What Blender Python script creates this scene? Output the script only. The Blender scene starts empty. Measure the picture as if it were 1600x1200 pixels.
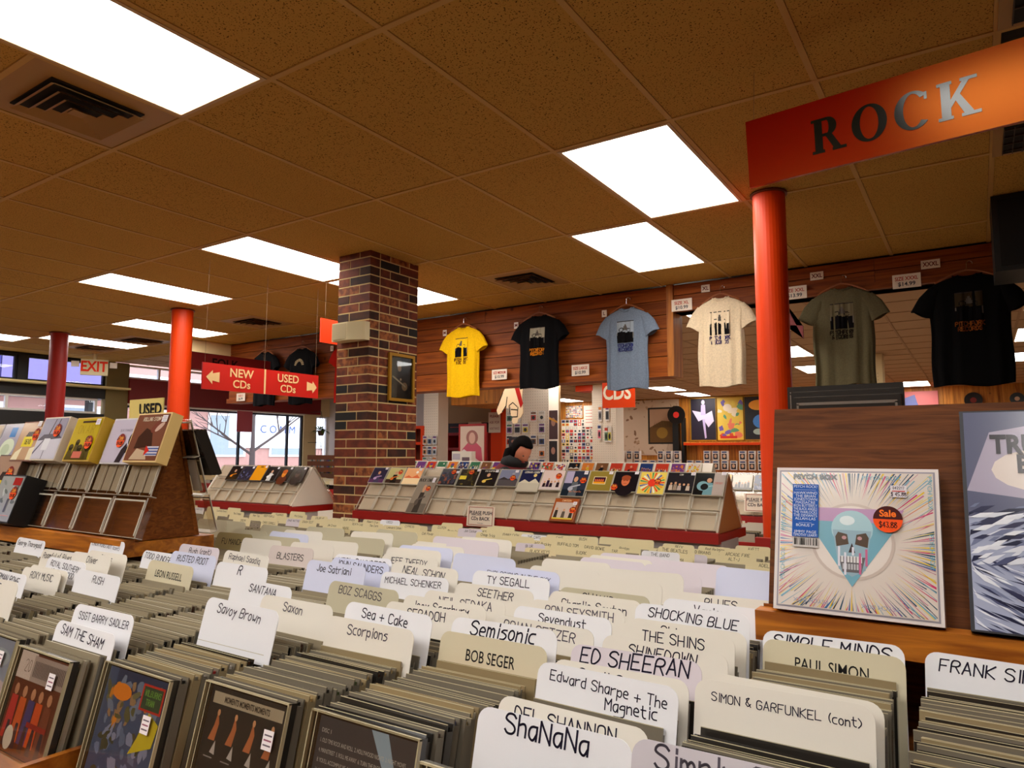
import bpy, math, random
from mathutils import Matrix, Vector
sc = bpy.context.scene
col = sc.collection
R = math.radians
PI = math.pi
# ------------------------------------------------------------------ camera
cd_ = bpy.data.cameras.new('camera'); cam = bpy.data.objects.new('camera', cd_); col.objects.link(cam); sc.camera = cam
YAW, PITCH, ROLL = 0.5837, 0.099, 0.0017
CX, CY, CZ = 1.6966, -1.7235, 1.246
def cam_axes():
    cy, sy = math.cos(YAW), math.sin(YAW); cp, sp = math.cos(PITCH), math.sin(PITCH)
    f = Vector((-sy*cp, cy*cp, sp)); r = Vector((cy, sy, 0)); u = r.cross(f)
    cr, sr = math.cos(ROLL), math.sin(ROLL)
    return cr*r+sr*u, -sr*r+cr*u, f
r_, u_, f_ = cam_axes()
cam.matrix_world = Matrix(((r_.x, u_.x, -f_.x, CX), (r_.y, u_.y, -f_.y, CY), (r_.z, u_.z, -f_.z, CZ), (0, 0, 0, 1)))
cd_.sensor_width = 36; cd_.lens = 36*1100.7/1600; cd_.clip_start = 0.02; cd_.clip_end = 200
# ------------------------------------------------------------------ world, exposure
LAMP = 12
DAY = 6
w = bpy.data.worlds.new('sky'); sc.world = w; w.use_nodes = True
nt = w.node_tree; nt.nodes.clear()
bg = nt.nodes.new('ShaderNodeBackground'); out = nt.nodes.new('ShaderNodeOutputWorld')
bg.inputs[0].default_value = (0.80, 0.86, 1.0, 1); bg.inputs[1].default_value = DAY
nt.links.new(bg.outputs[0], out.inputs[0])
sc.view_settings.view_transform = 'Standard'; sc.view_settings.look = 'None'
sc.view_settings.exposure = 0.0; sc.view_settings.gamma = 1; sc.view_settings.use_curve_mapping = False
sc.cycles.max_bounces = 8; sc.cycles.diffuse_bounces = 4; sc.cycles.glossy_bounces = 3
sc.cycles.transparent_max_bounces = 24; sc.cycles.caustics_reflective = False; sc.cycles.caustics_refractive = False
sc.cycles.sample_clamp_indirect = 4.0

# ------------------------------------------------------------------ helpers
def lin(c):
    return tuple(((x/255)/12.92 if x/255 <= .04045 else ((x/255+.055)/1.055)**2.4) for x in c[:3]) + (1,)
MATS = {}
def mat(name, c=(128,128,128), rough=.6, metal=0, spec=.5, kind=None, c2=None, scale=10, stretch=(1,1,1), bump=0, emit=0, coat=0):
    if name in MATS: return MATS[name]
    m = bpy.data.materials.new(name); m.use_nodes = True; MATS[name] = m
    t = m.node_tree; b = t.nodes['Principled BSDF']
    b.inputs['Base Color'].default_value = lin(c); b.inputs['Roughness'].default_value = rough
    b.inputs['Metallic'].default_value = metal; b.inputs['Specular IOR Level'].default_value = spec
    b.inputs['Coat Weight'].default_value = coat
    if emit:
        b.inputs['Emission Color'].default_value = lin(c); b.inputs['Emission Strength'].default_value = emit
    N = t.nodes.new; L = t.links.new
    if kind:
        tc = N('ShaderNodeTexCoord'); mp = N('ShaderNodeMapping'); L(tc.outputs['Object'], mp.inputs[0])
        mp.inputs['Scale'].default_value = stretch
        oi = N('ShaderNodeObjectInfo')
        vm = N('ShaderNodeVectorMath'); vm.operation = 'MULTIPLY_ADD'
        L(oi.outputs['Random'], vm.inputs[0]); vm.inputs[1].default_value = (17, 23, 31); L(mp.outputs[0], vm.inputs[2])
        n = N('ShaderNodeTexNoise'); n.inputs['Scale'].default_value = scale; n.inputs['Detail'].default_value = 6
        L(vm.outputs[0], n.inputs['Vector'])
        rp = N('ShaderNodeValToRGB'); cr = rp.color_ramp
        if kind == 'wood':
            n.inputs['Distortion'].default_value = 1.2
            cr.elements[0].position = .35; cr.elements[0].color = lin(c2); cr.elements[1].position = .65; cr.elements[1].color = lin(c)
        elif kind == 'speckle':
            n.inputs['Detail'].default_value = 2; cr.elements[0].position = .34; cr.elements[0].color = lin(c2); cr.elements[1].position = .40; cr.elements[1].color = lin(c)
        elif kind == 'blotch':
            cr.elements[0].position = .4; cr.elements[0].color = lin(c2); cr.elements[1].position = .6; cr.elements[1].color = lin(c)
        L(n.outputs['Fac'], rp.inputs[0])
        last = rp.outputs[0]
        if kind == 'wood':   # knots and plank-to-plank tone
            v = N('ShaderNodeTexVoronoi'); v.inputs['Scale'].default_value = 3.2; ad = N('ShaderNodeVectorMath'); ad.operation = 'ADD'; L(tc.outputs['Object'], ad.inputs[0]); L(oi.outputs['Random'], ad.inputs[1]); L(ad.outputs[0], v.inputs['Vector'])
            r2 = N('ShaderNodeValToRGB'); r2.color_ramp.elements[0].position = .03; r2.color_ramp.elements[0].color = lin(tuple(x*.35 for x in c2))
            r2.color_ramp.elements[1].position = .09; r2.color_ramp.elements[1].color = (1, 1, 1, 1)
            L(v.outputs['Distance'], r2.inputs[0])
            mx = N('ShaderNodeMix'); mx.data_type = 'RGBA'; mx.blend_type = 'MULTIPLY'; mx.inputs[0].default_value = .8 if 'pine' in name else 0
            L(last, mx.inputs[6]); L(r2.outputs[0], mx.inputs[7])
            h = N('ShaderNodeHueSaturation'); mr = N('ShaderNodeMapRange'); L(oi.outputs['Random'], mr.inputs[0])
            mr.inputs[3].default_value = .78; mr.inputs[4].default_value = 1.2
            L(mr.outputs[0], h.inputs['Value']); L(mx.outputs[2], h.inputs['Color']); last = h.outputs[0]
        L(last, b.inputs['Base Color'])
        if bump:
            bp = N('ShaderNodeBump'); bp.inputs['Strength'].default_value = bump; bp.inputs['Distance'].default_value = .01
            L(n.outputs['Fac'], bp.inputs['Height']); L(bp.outputs[0], b.inputs['Normal'])
    return m
# print material: colour of each printed shape comes from the mesh
def print_mat(name, rough, coat=0, spec=.5):
    m = mat(name, rough=rough, coat=coat, spec=spec)
    t = m.node_tree; a = t.nodes.new('ShaderNodeAttribute'); a.attribute_name = 'Col'
    t.links.new(a.outputs['Color'], t.nodes['Principled BSDF'].inputs['Base Color'])
    return m
PRINT = print_mat('printed_card', .45); GLOSSP = print_mat('glossy_print', .16, 0, .5); INK = print_mat('ink', .6, 0, .2); CLOTH = print_mat('cloth_print', .9, 0, .1)
def clear_mat(name, c, a, rough=.08):
    m = bpy.data.materials.new(name); m.use_nodes = True; t = m.node_tree; t.nodes.clear(); N = t.nodes.new; L = t.links.new
    tr = N('ShaderNodeBsdfTransparent'); tr.inputs[0].default_value = lin(c)
    p = N('ShaderNodeBsdfGlossy'); p.inputs['Color'].default_value = (1, 1, 1, 1); p.inputs['Roughness'].default_value = rough
    mx = N('ShaderNodeMixShader'); lw = N('ShaderNodeLayerWeight'); lw.inputs[0].default_value = .5
    pw = N('ShaderNodeMath'); pw.operation = 'POWER'; pw.inputs[1].default_value = 4
    ml = N('ShaderNodeMath'); ml.operation = 'MULTIPLY_ADD'; ml.inputs[1].default_value = .5; ml.inputs[2].default_value = a
    L(lw.outputs['Facing'], pw.inputs[0]); L(pw.outputs[0], ml.inputs[0]); L(ml.outputs[0], mx.inputs[0]); L(tr.outputs[0], mx.inputs[1]); L(p.outputs[0], mx.inputs[2])
    o = N('ShaderNodeOutputMaterial'); L(mx.outputs[0], o.inputs[0]); MATS[name] = m; return m

ROUND = set('BCDGJOPQRSUabcdefghmnopqrstuw0235689&$()')
def smooth_line(P):
    closed = P[0] == P[-1]
    for _ in range(2):
        Q = [] if closed else [P[0]]
        for a, b in zip(P, P[1:]):
            Q += [(a[0]*.75+b[0]*.25, a[1]*.75+b[1]*.25), (a[0]*.25+b[0]*.75, a[1]*.25+b[1]*.75)]
        Q += [Q[0]] if closed else [P[-1]]
        P = Q
    return P
MBEXTRA = [PRINT, GLOSSP, INK, CLOTH]
class MB:
    def __init__(s):
        s.v = []; s.f = []; s.m = []; s.c = []; s.M = Matrix.Identity(4)
    def add(s, vs, fs, m=0, c=(200,200,200)):
        o = len(s.v); M = s.M
        s.v += [tuple(M @ Vector(p)) for p in vs]
        for f in fs: s.f.append(tuple(o+i for i in f)); s.m.append(m); s.c.append(c)
        return s
    def box(s, x0, x1, y0, y1, z0, z1, m=0, c=(200,200,200)):
        return s.add([(x0,y0,z0),(x1,y0,z0),(x1,y1,z0),(x0,y1,z0),(x0,y0,z1),(x1,y0,z1),(x1,y1,z1),(x0,y1,z1)],
                     [(0,3,2,1),(4,5,6,7),(0,1,5,4),(1,2,6,5),(2,3,7,6),(3,0,4,7)], m, c)
    def prism(s, pts, y0, y1, m=0, c=(200,200,200)):        # outline in x,z, thickness in y (y0 = front)
        n = len(pts)
        vs = [(x, y0, z) for x, z in pts]+[(x, y1, z) for x, z in pts]
        fs = [tuple(range(n)), tuple(range(2*n-1, n-1, -1))]+[(i, i+n, (i+1) % n+n, (i+1) % n) for i in range(n)]
        return s.add(vs, fs, m, c)
    def flat(s, pts, y, c, m=0):                              # a printed shape, outline in x,z
        return s.add([(x, y, z) for x, z in pts], [tuple(range(len(pts)))], m, c)
    def rect(s, x0, x1, z0, z1, y, c, m=0): return s.flat([(x0,z0),(x1,z0),(x1,z1),(x0,z1)], y, c, m)
    def ell(s, cx, cz, rx, rz, y, c, n=16, m=0, a=0, jit=0, rnd=None):
        pts = []
        for i in range(n):
            t = 2*PI*i/n; k = 1+(rnd.uniform(-jit, jit) if rnd else 0)
            px, pz = rx*k*math.cos(t), rz*k*math.sin(t); pts.append((cx+px*math.cos(a)-pz*math.sin(a), cz+px*math.sin(a)+pz*math.cos(a)))
        return s.flat(pts, y, c, m)
    def tube(s, p0, p1, r, n=8, m=0, c=(200,200,200), r1=None, caps=True):
        p0, p1 = Vector(p0), Vector(p1); d = (p1-p0).normalized(); a = d.orthogonal().normalized(); b = d.cross(a); r1 = r if r1 is None else r1
        vs = []
        for p, q in ((p0, r), (p1, r1)):
            for i in range(n):
                t = 2*PI*i/n; vs.append(tuple(p+a*q*math.cos(t)+b*q*math.sin(t)))
        fs = [(i, (i+1) % n, (i+1) % n+n, i+n) for i in range(n)]
        if caps: fs += [tuple(range(n-1, -1, -1)), tuple(range(n, 2*n))]
        return s.add(vs, fs, m, c)
    def path(s, pts, r, n=6, m=0, c=(200,200,200)):
        for a, b in zip(pts, pts[1:]): s.tube(a, b, r, n, m, c)
        return s
    def rings(s, rings, m=0, c=(200,200,200), cap=True):
        n = len(rings[0]); vs = [p for r in rings for p in r]; fs = []
        for k in range(len(rings)-1):
            for i in range(n): j = (i+1) % n; fs.append((k*n+i, k*n+j, (k+1)*n+j, (k+1)*n+i))
        if cap: fs += [tuple(range(n-1, -1, -1)), tuple(range((len(rings)-1)*n, len(rings)*n))]
        return s.add(vs, fs, m, c)
    def blob(s, c0, r, m=0, c=(200,200,200), nu=14, nv=9):
        rs = []
        for k in range(1, nv):
            t = PI*k/nv
            rs.append([(c0[0]+r[0]*math.sin(t)*math.cos(2*PI*i/nu), c0[1]+r[1]*math.sin(t)*math.sin(2*PI*i/nu), c0[2]-r[2]*math.cos(t)) for i in range(nu)])
        return s.rings(rs, m, c)
    def strokes(s, txt, x, z, h, y, c, wd=.13, sx=.8, m=0, rnd=None, align='l', slant=0, space=1.0, jit=.25):
        # single-stroke lettering, h = capital height
        u = h/6.0
        lines = []; cx = 0.0
        for ch in txt:
            g = GL.get(ch)
            if g is None: cx += 3.2*sx; continue
            wmax = 0; dz = rnd.uniform(-jit, jit) if rnd else 0
            for st in g.split('|'):
                P = [(int(st[i]), int(st[i+1])-2+dz) for i in range(0, len(st), 2)]
                wmax = max([wmax]+[p[0] for p in P]); P = smooth_line(P) if ch in ROUND and len(P) > 2 else P; lines.append([(cx+p[0]*sx+p[1]*slant, p[1]) for p in P])
            cx += wmax*sx+1.3*space
        tot = (cx-1.3)*u
        x0 = x-(tot/2 if align == 'c' else tot if align == 'r' else 0)
        hw = wd*h/2
        for P in lines:
            for a, b in zip(P, P[1:]):
                ax, az, bx, bz = x0+a[0]*u, z+a[1]*u, x0+b[0]*u, z+b[1]*u
                dx, dz = bx-ax, bz-az; l = math.hypot(dx, dz) or 1; dx /= l; dz /= l
                ax -= dx*hw*.8; az -= dz*hw*.8; bx += dx*hw*.8; bz += dz*hw*.8
                s.flat([(ax+dz*hw, az-dx*hw), (bx+dz*hw, bz-dx*hw), (bx-dz*hw, bz+dx*hw), (ax-dz*hw, az+dx*hw)], y, c, m)
        return tot
    def measure(s, txt, h, sx=.8, space=1.0):
        t = MB(); return t.strokes(txt, 0, 0, h, 0, (0,0,0), sx=sx, space=space)
    def text(s, txt, x, z, h, y, c, m=0, align='c', sx=1.0, bold=0.0):     # solid built-in lettering
        v, f = text_mesh(txt, bold)
        if not v: return 0
        k = h/.7; xs = [p[0] for p in v]; a, b = min(xs), max(xs)
        off = {'c': -(a+b)/2, 'l': -a, 'r': -b}[align]
        s.add([(x+(p[0]+off)*k*sx, y, z+p[1]*k) for p in v], f, m, c)
        return (b-a)*k*sx
    def build(s, name, mats, parent=None, loc=None, smooth=False, M=None):
        me = bpy.data.meshes.new(name); me.from_pydata(s.v, [], s.f)
        if not isinstance(mats, (list, tuple)): mats = [mats]
        for q in mats: me.materials.append(q)
        me.polygons.foreach_set('material_index', s.m)
        if any(q in MBEXTRA for q in mats):
            at = me.color_attributes.new('Col', 'FLOAT_COLOR', 'CORNER'); buf = []
            cache = {}
            for f, c in zip(s.f, s.c):
                if c not in cache: cache[c] = lin(c)
                buf += list(cache[c])*len(f)
            at.data.foreach_set('color', buf)
        if smooth: me.polygons.foreach_set('use_smooth', [True]*len(s.f))
        me.update()
        return link(name, me, parent, loc, M)
def link(name, me, parent=None, loc=None, M=None):
    o = bpy.data.objects.new(name, me); col.objects.link(o)
    if parent: o.parent = parent
    if M is not None: o.matrix_local = M
    elif loc is not None: o.location = loc
    return o
_tc = {}
def text_mesh(txt, bold=0.0):
    key = (txt, bold)
    if key in _tc: return _tc[key]
    cu = bpy.data.curves.new('t', 'FONT'); cu.body = txt; cu.resolution_u = 3; cu.offset = bold; cu.size = 1
    o = bpy.data.objects.new('t', cu); col.objects.link(o)
    dg = bpy.context.evaluated_depsgraph_get(); me = bpy.data.meshes.new_from_object(o.evaluated_get(dg))
    v = [tuple(p.co) for p in me.vertices]; f = [tuple(p.vertices) for p in me.polygons]
    bpy.data.objects.remove(o); bpy.data.curves.remove(cu); bpy.data.meshes.remove(me)
    _tc[key] = (v, f); return v, f
GL = dict(A="022842|1434", B="020838474635 05|3544433202".replace(' ', ''), C="4738180703123243", D="02082846442202", E="48080242|0535", F="480802|0535",
 G="47381807031232434525", H="0208|4248|0545", I="1218", J="3833221203", K="0208|480542", L="080242", M="0208254842", N="02084248", O="180703123243473818",
 P="02083847463505", Q="180703123243473818|3451", R="02083847463505|2542", S="473818070635444332 1203".replace(' ', ''), T="0848|2822", U="080312324348", V="082248",
 W="0812263248", X="0248|0842", Y="082548|2522", Z="08480242", a="3616050312 2234|3632".replace(' ', ''), b="0802|052635332202", c="361605031232",
 d="3832|361605031232", e="04343526160503 1232".replace(' ', ''), f="38281712|0626", g="361605041434|3631 2010".replace(' ', ''), h="0802|05263532", i="1612|1817", j="262110|2827",
 k="0802|360432", l="1812", m="0602|05162522|25364542", n="0602|05263532", o="160503122233352616", p="0600|052635332203", q="361605031232|3630", r="0602|052636",
 s="3616051534332202", t="18132232|0636", u="0603122234|3632", v="061236", w="0612243246", x="0632|0236", y="061436|3610", z="06360232")
GL.update({'0': "180703123337 28 18".replace(' ', ''), '1': "172822", '2': "071838474602 42".replace(' ', ''), '3': "0848254443 3203".replace(' ', ''), '4': "380444|3832", '5': "4808053544433202",
 '6': "38180503123243341504", '7': "084822", '8': "18070635 4443321203041537 4738 18".replace(' ', ''), '9': "4535161738473212", '$': "473818070635444332 1203|2921".replace(' ', ''), '.': "0212", ',': "1201",
 '&': "42072838270413 2244".replace(' ', ''), '+': "0444|2622", '(': "28161422", ')': "08262402", "'": "0807", '-': "0535", '!': "0804|0302", '/': "0248"})
def tag(o, label, cat, group=None, kind=None):
    o['label'] = label; o['category'] = cat
    if group: o['group'] = group
    if kind: o['kind'] = kind
    return o
def thing(name, label, cat, loc=(0,0,0), rz=0, group=None, M=None):
    o = bpy.data.objects.new(name, None); col.objects.link(o); o.empty_display_size = .05
    if M is not None: o.matrix_world = M
    else: o.location = loc; o.rotation_euler = (0, 0, rz)
    return tag(o, label, cat, group)
def struct(o): o['kind'] = 'structure'; return o
def lean(x, y, z, a, rz=0): return Matrix.Translation((x, y, z)) @ Matrix.Rotation(rz, 4, 'Z') @ Matrix.Rotation(-a, 4, 'X')   # top leans away (+y)
rnd = random.Random(7)
H = 2.75

# ------------------------------------------------------------------ materials
CEIL = mat('ceiling_tile_board', (200,154,80), .9, spec=.1, kind='speckle', c2=(66,42,16), scale=150)
TBAR = mat('ceiling_grid_metal', (204,160,92), .6, spec=.3)
PINE = mat('pine_board', (154,78,18), .6, spec=.25, kind='wood', c2=(116,52,10), scale=3.0, stretch=(.5, 4, 9), bump=.05)
PINEV = mat('pine_board_upright', (226,150,52), .5, kind='wood', c2=(180,106,30), scale=3.0, stretch=(5, 4, .4))
PANEL = mat('dark_stained_wood', (140,78,24), .6, spec=.2, kind='wood', c2=(108,56,14), scale=9, stretch=(1, 6, 14), bump=.05)
PANEL_DIM = mat('dimmed_stained_wood', (112,62,22), .6, spec=.2, kind='wood', c2=(80,40,10), scale=9, stretch=(1, 6, 14), bump=.05)  # same rack wood, coloured darker for the dim right side of the shop
RAIL = mat('honey_wood', (192,116,30), .4, kind='wood', c2=(140,74,12), scale=5, stretch=(1, 6, 10))
RED = mat('red_paint', (160,14,6), .45); ORED = mat('orange_red_paint', (222,62,2), .45, spec=.3)
DRED = mat('dark_red_paint', (120,8,8), .5)
WHITE = mat('white_board', (236,226,210), .6); CREAM = mat('cream_paint', (226,200,150), .7); BLACK = mat('black_paint', (8,8,8), .5)
GREY = mat('grey_board', (176,168,164), .7); BEIGE = mat('beige_plastic', (226,212,166), .5)
CHROME = mat('chrome_wire', (200,200,200), .25, 1)
GOLD = mat('gold_frame', (176,128,30), .4, .3)
ACR = clear_mat('clear_acrylic', (246,243,238), .05); ACRE = mat('acrylic_edge', (196,188,172), .15)
LID = clear_mat('clear_case_plastic', (246,244,238), .05)
GLASS = clear_mat('window_glass', (245,248,250), .02, .02)
# ------------------------------------------------------------------ room shell
CAR = mat('grey_carpet', (150,132,112), .95, kind='blotch', c2=(130,112,94), scale=60)
struct(MB().box(-10.3, 5, -6, 16.6, -.1, 0).build('floor', CAR))
ceil = struct(MB().box(-10.3, 5, -6, 16.6, H+.10, H+.16).build('ceiling', mat('plenum', (60,50,40), .9)))
TX, TY = .61, 1.22
lamps1 = [(0,1),(-1,2),(-2,-1),(-5,1),(-5,2),(-8,1),(-11,2),(-14,2),(-15,1),(-16,-1),(-8,-1),(-5,-2),(2,-1),(1,-3),(-11,-2),(-1,-3),(3,-3),(-4,-3),(-3,-4),(0,-4)]  # last panels, behind the camera and unseen, are added to brighten the near cards
vents1 = [(-3,-.5),(-3,2.5),(-9,2.5),(-13,2.5),(-15,2.5)]
half = {}
for i, j in vents1: half.setdefault((i, math.floor(j)), []).append(j-math.floor(j))
used = set(lamps1)
tm = {}
def tile_mesh(w_, l_):
    k = (round(w_,3), round(l_,3))
    if k not in tm:
        b = MB().box(.013, w_-.013, .013, l_-.013, .004, .02)
        o = b.build('ceiling_tile', CEIL, ceil); me = o.data; bpy.data.objects.remove(o); tm[k] = me
    return tm[k]
far = MB()
for i in range(-17, 5):
    for j in range(-5, 4):
        if (i, j) in used or (j == 1 and i == 3) : continue
        x, y = i*TX, j*TY; L_ = min(TY, 4.22-y)
        if (i, j) in half:
            if .5 in half[(i, j)]: link('ceiling_tile', tile_mesh(TX, TX), ceil, (x, y, H))
            if .5 in half[(i, j)] and j == 2: pass
            continue
        if j >= -2: link('ceiling_tile', tile_mesh(TX, L_), ceil, (x, y, H))
        else: far.box(x+.013, x+TX-.013, y+.013, y+L_-.013, H+.004, H+.02)
o = far.build('ceiling_tile_field', CEIL, ceil); o['kind'] = 'stuff'
g = MB()
for i in range(-17, 6): g.box(i*TX-.012, i*TX+.012, -6, 4.22, H, H+.012)
for j in range(-5, 4): g.box(-10.2, 3.6, j*TY-.012, j*TY+.012, H-.0008, H+.012)
for i, j in vents1: g.box(i*TX, (i+1)*TX, (math.floor(j)+.5)*TY-.012, (math.floor(j)+.5)*TY+.012, H-.0008, H+.012)
g.build('ceiling_grid', TBAR, ceil)
# back room ceiling
OX = -.305
lamps2 = [(-1,8.54),(-1,10.98),(-1,13.42),(-7,13.2),(-7,15.0),(-3,6.1),(4,6.1),(4,8.54),(4,10.98),(-9,10.3),(-13,11.3),(-13,15.0),(-7,8.54),(-11,6.1),(1,14.9),(-3,14.9),(-4,11.5),(-6,4.75),(-1,4.75),(-10,4.75)]  # last ones, hidden behind the pine beam, are added to brighten the hand sign
g = MB(); t2 = MB()
for i in range(-16, 8): g.box(OX+i*TX-.012, OX+i*TX+.012, 4.35, 16.5, H, H+.012)
for j in range(0, 20): g.box(-10.2, 4.9, 4.88+j*.61-.01, 4.88+j*.61+.01, H, H+.012)
g.build('ceiling_grid', mat('ceiling_grid_far', (176,140,104), .7), ceil)
t2.box(-10.2, 4.9, 4.35, 16.5, H+.006, H+.02); o = t2.build('ceiling_tile_field', mat('ceiling_tile_far', (196,160,124), .9), ceil); o['kind'] = 'stuff'
for i in range(-17, -11): link('ceiling_tile', tile_mesh(TX, .13), ceil, (i*TX, 4.22, H))
EM = mat('lamp_diffuser', (255,251,244), .5, emit=LAMP)
FR = mat('lamp_frame', (210,176,130), .5)
def lamp_parts(t, L_=TY):
    f = MB()
    for a in ((.012,TX-.012,.012,.03),(.012,TX-.012,L_-.03,L_-.012),(.012,.03,.03,L_-.03),(TX-.03,TX-.012,.03,L_-.03)): f.box(*a, -.004, .03)
    f.build('lamp_frame', FR, t)
    MB().box(.03, TX-.03, .03, L_-.03, 0, .02).build('diffuser', EM, t)
lp0 = None
def lamp(x, y, lab, grp=None):
    global lp0
    t = thing('ceiling_light', lab, 'ceiling light', (x, y, H), 0, grp)
    if lp0 is None: lamp_parts(t); lp0 = t
    else:
        for ch in lp0.children: c = ch.copy(); col.objects.link(c); c.parent = t
l1 = ['large square-looking white ceiling light panel above the red column by the ROCK sign', 'white ceiling light panel just behind the big one near the right red column',
 'huge white ceiling light panel filling the upper left corner', 'white ceiling light panel left of the brick pillar', 'white ceiling light panel half hidden behind the brick pillar',
 'white ceiling light panel beyond the left orange column, nearest of the three there', 'white ceiling light strip crossing behind the left orange column, below the nearer panel',
 'thin white ceiling light strip crossing behind the far left red column', 'white ceiling light at the extreme left edge over the exit windows']
for k, (i, j) in enumerate(lamps1):
    lamp(i*TX, j*TY, l1[k] if k < 9 else 'unseen white ceiling light panel put in for light over the front of the shop', None if k < 9 else 'front ceiling lights')
for k, (i, y) in enumerate(lamps2): lamp(OX+i*TX, y, 'flat white back room ceiling light, seen under the pine beam or added behind it', 'back room ceiling lights')
VM = mat('vent_metal', (176,132,74), .5); VD = mat('vent_dark', (22,14,8), .8)
vl = ['square louvred ceiling air vent beside the huge light panel upper left', 'small louvred ceiling air vent right of the brick pillar', 'louvred ceiling air vent above the NEW CDs sign', 'louvred ceiling air vent behind the left orange column','louvred ceiling air vent above the exit sign']
for k, (i, j) in enumerate(vents1):
    t = thing('air_vent', vl[k], 'vent', ((i+.5)*TX, j*TY+.305, H))
    MB().box(-.29, .29, -.29, .29, .003, .02).build('vent_panel', VM, t)
    MB().box(-.19, .19, -.19, .19, -.002, .01).build('vent_throat', VD, t)
    for q in range(4):
        a = .19-q*.045; b = a-.026; s_ = MB()
        z0, z1 = -.004-q*.004, -.022-q*.004
        P = [(-a,-a),(a,-a),(a,a),(-a,a)]; Q = [(-b,-b),(b,-b),(b,b),(-b,b)]
        s_.add([(x,y,z1) for x,y in P]+[(x,y,z0) for x,y in Q], [(e,(e+1)%4,(e+1)%4+4,e+4) for e in range(4)])
        s_.build('louvre', VM, t)
    MB().box(-.03, .03, -.03, .03, -.024, -.02).build('vent_centre', VM, t)
for k, (y0, y1, nm) in enumerate([(2.08,2.48,'black air return grille in the ceiling below the ROCK sign'), (.62,1.2,'black air return grille in the ceiling at the top right corner')]):
    t = thing('return_grille', nm, 'grille', (1.84, y0, H))
    MB().box(-.01, .62, 0, y1-y0, -.008, .004).build('grille_frame', VM, t)
    b = MB().box(.03, .58, .03, y1-y0-.03, -.012, -.004); b.build('grille_back', VD, t)
    b = MB()
    for q in range(14): b.box(.03+q*.04, .034+q*.04, .03, y1-y0-.03, -.018, -.011)
    for q in range(4): b.box(.03, .58, .05+q*(y1-y0)/4.5, .056+q*(y1-y0)/4.5, -.019, -.012)
    b.build('grille_bars', mat('grille_bar', (60,40,20), .5), t)

# header wall with pine boards
wb = struct(MB().box(-6.92, -.56, 4.24, 4.40, 1.97, H).box(-.56, 4.6, 4.24, 4.40, 2.50, H).build('wall_back', mat('stud_wood', (40,20,8), .9)))
def plank(parent, x0, x1, z0, z1, y=4.22, m=PINE, nm='plank'):
    b = MB(); e = .004
    o_ = rnd.uniform(0,.003); b.prism([(x0,z0+.003),(x1,z0+.003),(x1,z1-.003),(x0,z1-.003)], y+o_, y+o_+.02)
    o = b.build(nm, m, parent); return o
zs = [1.99, 2.115, 2.24, 2.365, 2.49, 2.62, H-.005]
for k in range(6):
    xs = [-6.92]+[rnd.uniform(-5.6,-4.4)]+[rnd.uniform(-3.0,-1.6)]+[-.56]
    for a, b in zip(xs, xs[1:]): plank(wb, a+.001, b-.001, zs[k], zs[k+1])
for k, (z0, z1) in enumerate([(2.55,2.65),(2.65,H-.005)]):
    for a, b in ((-.5, 1.1), (1.1, 2.9), (2.9, 4.6)): plank(wb, a, b-.002, z0, z1)
struct(MB().box(-6.92, -.562, 4.185, 4.41, 1.93, 1.99).build('trim_1', PINE))
struct(MB().box(-.56, -.5, 4.185, 4.41, 1.93, H-.003).build('trim_2', mat('pine_edge', (196,120,40), .5, kind='wood', c2=(140,76,20), scale=3, stretch=(5,5,.5))))
struct(MB().box(-.5, 4.6, 4.185, 4.41, 2.50, 2.55).build('trim_3', PINE))
struct(MB().box(-6.98, -6.92, 3.4, 4.40, 2.42, H).box(-6.98, -6.3, 4.17, 4.21, 2.42, 2.43).build('wall_soffit', CREAM))
# left (street) wall
DK = mat('dark_window_frame', (14,12,10), .5); OL = mat('olive_post', (120,104,60), .7); SILL = mat('cream_ledge', (230,214,150), .6)
XW = -10.2
wl = MB()
wl.box(XW-.1, XW, -6, 4.2, 2.72, H).box(XW-.1, XW, -6, 4.2, 2.13, 2.33).box(XW-.1, XW, -6, 4.2, 0, 1.88).box(XW-.1, XW, -6, 1.5, 1.88, 2.13)
for y in (-2.2, .4, 2.92): wl.box(XW-.1, XW, y, y+.12, 2.33, 2.72)
struct(wl.build('wall_left', DK))
struct(MB().box(XW-.12, XW+.02, 4.2, 4.56, 0, H).build('trim_4', OL))
struct(MB().box(XW, XW+.22, -6, 4.5, 2.29, 2.32).build('trim_5', SILL))
struct(MB().box(XW-.1, XW, 4.56, 8.3, 0, .9).box(XW-.1, XW, 6.35, 8.3, 2.5, H).box(XW-.12, XW, 8.3, 8.62, 0, H).box(XW-.1,XW,8.62,9,0,.9).box(XW-.1,XW,8.62,9,2.05,H).build('wall_street', CREAM))
struct(MB().box(XW-.02, XW+.06, 4.56, 8.7, 2.08, 2.5).build('trim_6', DRED))
struct(MB().box(XW-.02, XW+.03, 4.56, 8.3, 2.05, 2.08).build('trim_7', WHITE))
def window(n, y0, y1, z0, z1, mull, fm):
    f = MB(); w_ = .035
    f.box(XW-.09,XW-.03,y0,y1,z0,z0+w_).box(XW-.09,XW-.03,y0,y1,z1-w_,z1)
    for y in [y0]+mull+[y1-w_]: f.box(XW-.088,XW-.032,y,y+w_,z0+w_,z1-w_)
    o = struct(f.build('window_%d' % n, fm))
    ys = [y0]+mull+[y1]
    for a, b in zip(ys, ys[1:]): MB().box(XW-.065, XW-.06, a+.02, b, z0+.02, z1-.02).build('pane', GLASS, o)
WF = mat('white_frame', (230,226,220), .5)
window(1, -2.08, .4, 2.33, 2.72, [-.8], DK); window(2, .52, 2.92, 2.33, 2.72, [], DK); window(3, 3.04, 4.2, 2.33, 2.72, [], DK)
window(4, 1.5, 4.1, 1.88, 2.13, [2.8], WF); window(5, 4.56, 6.35, 2.5, 2.74, [5.1, 5.6], WF)
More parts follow.
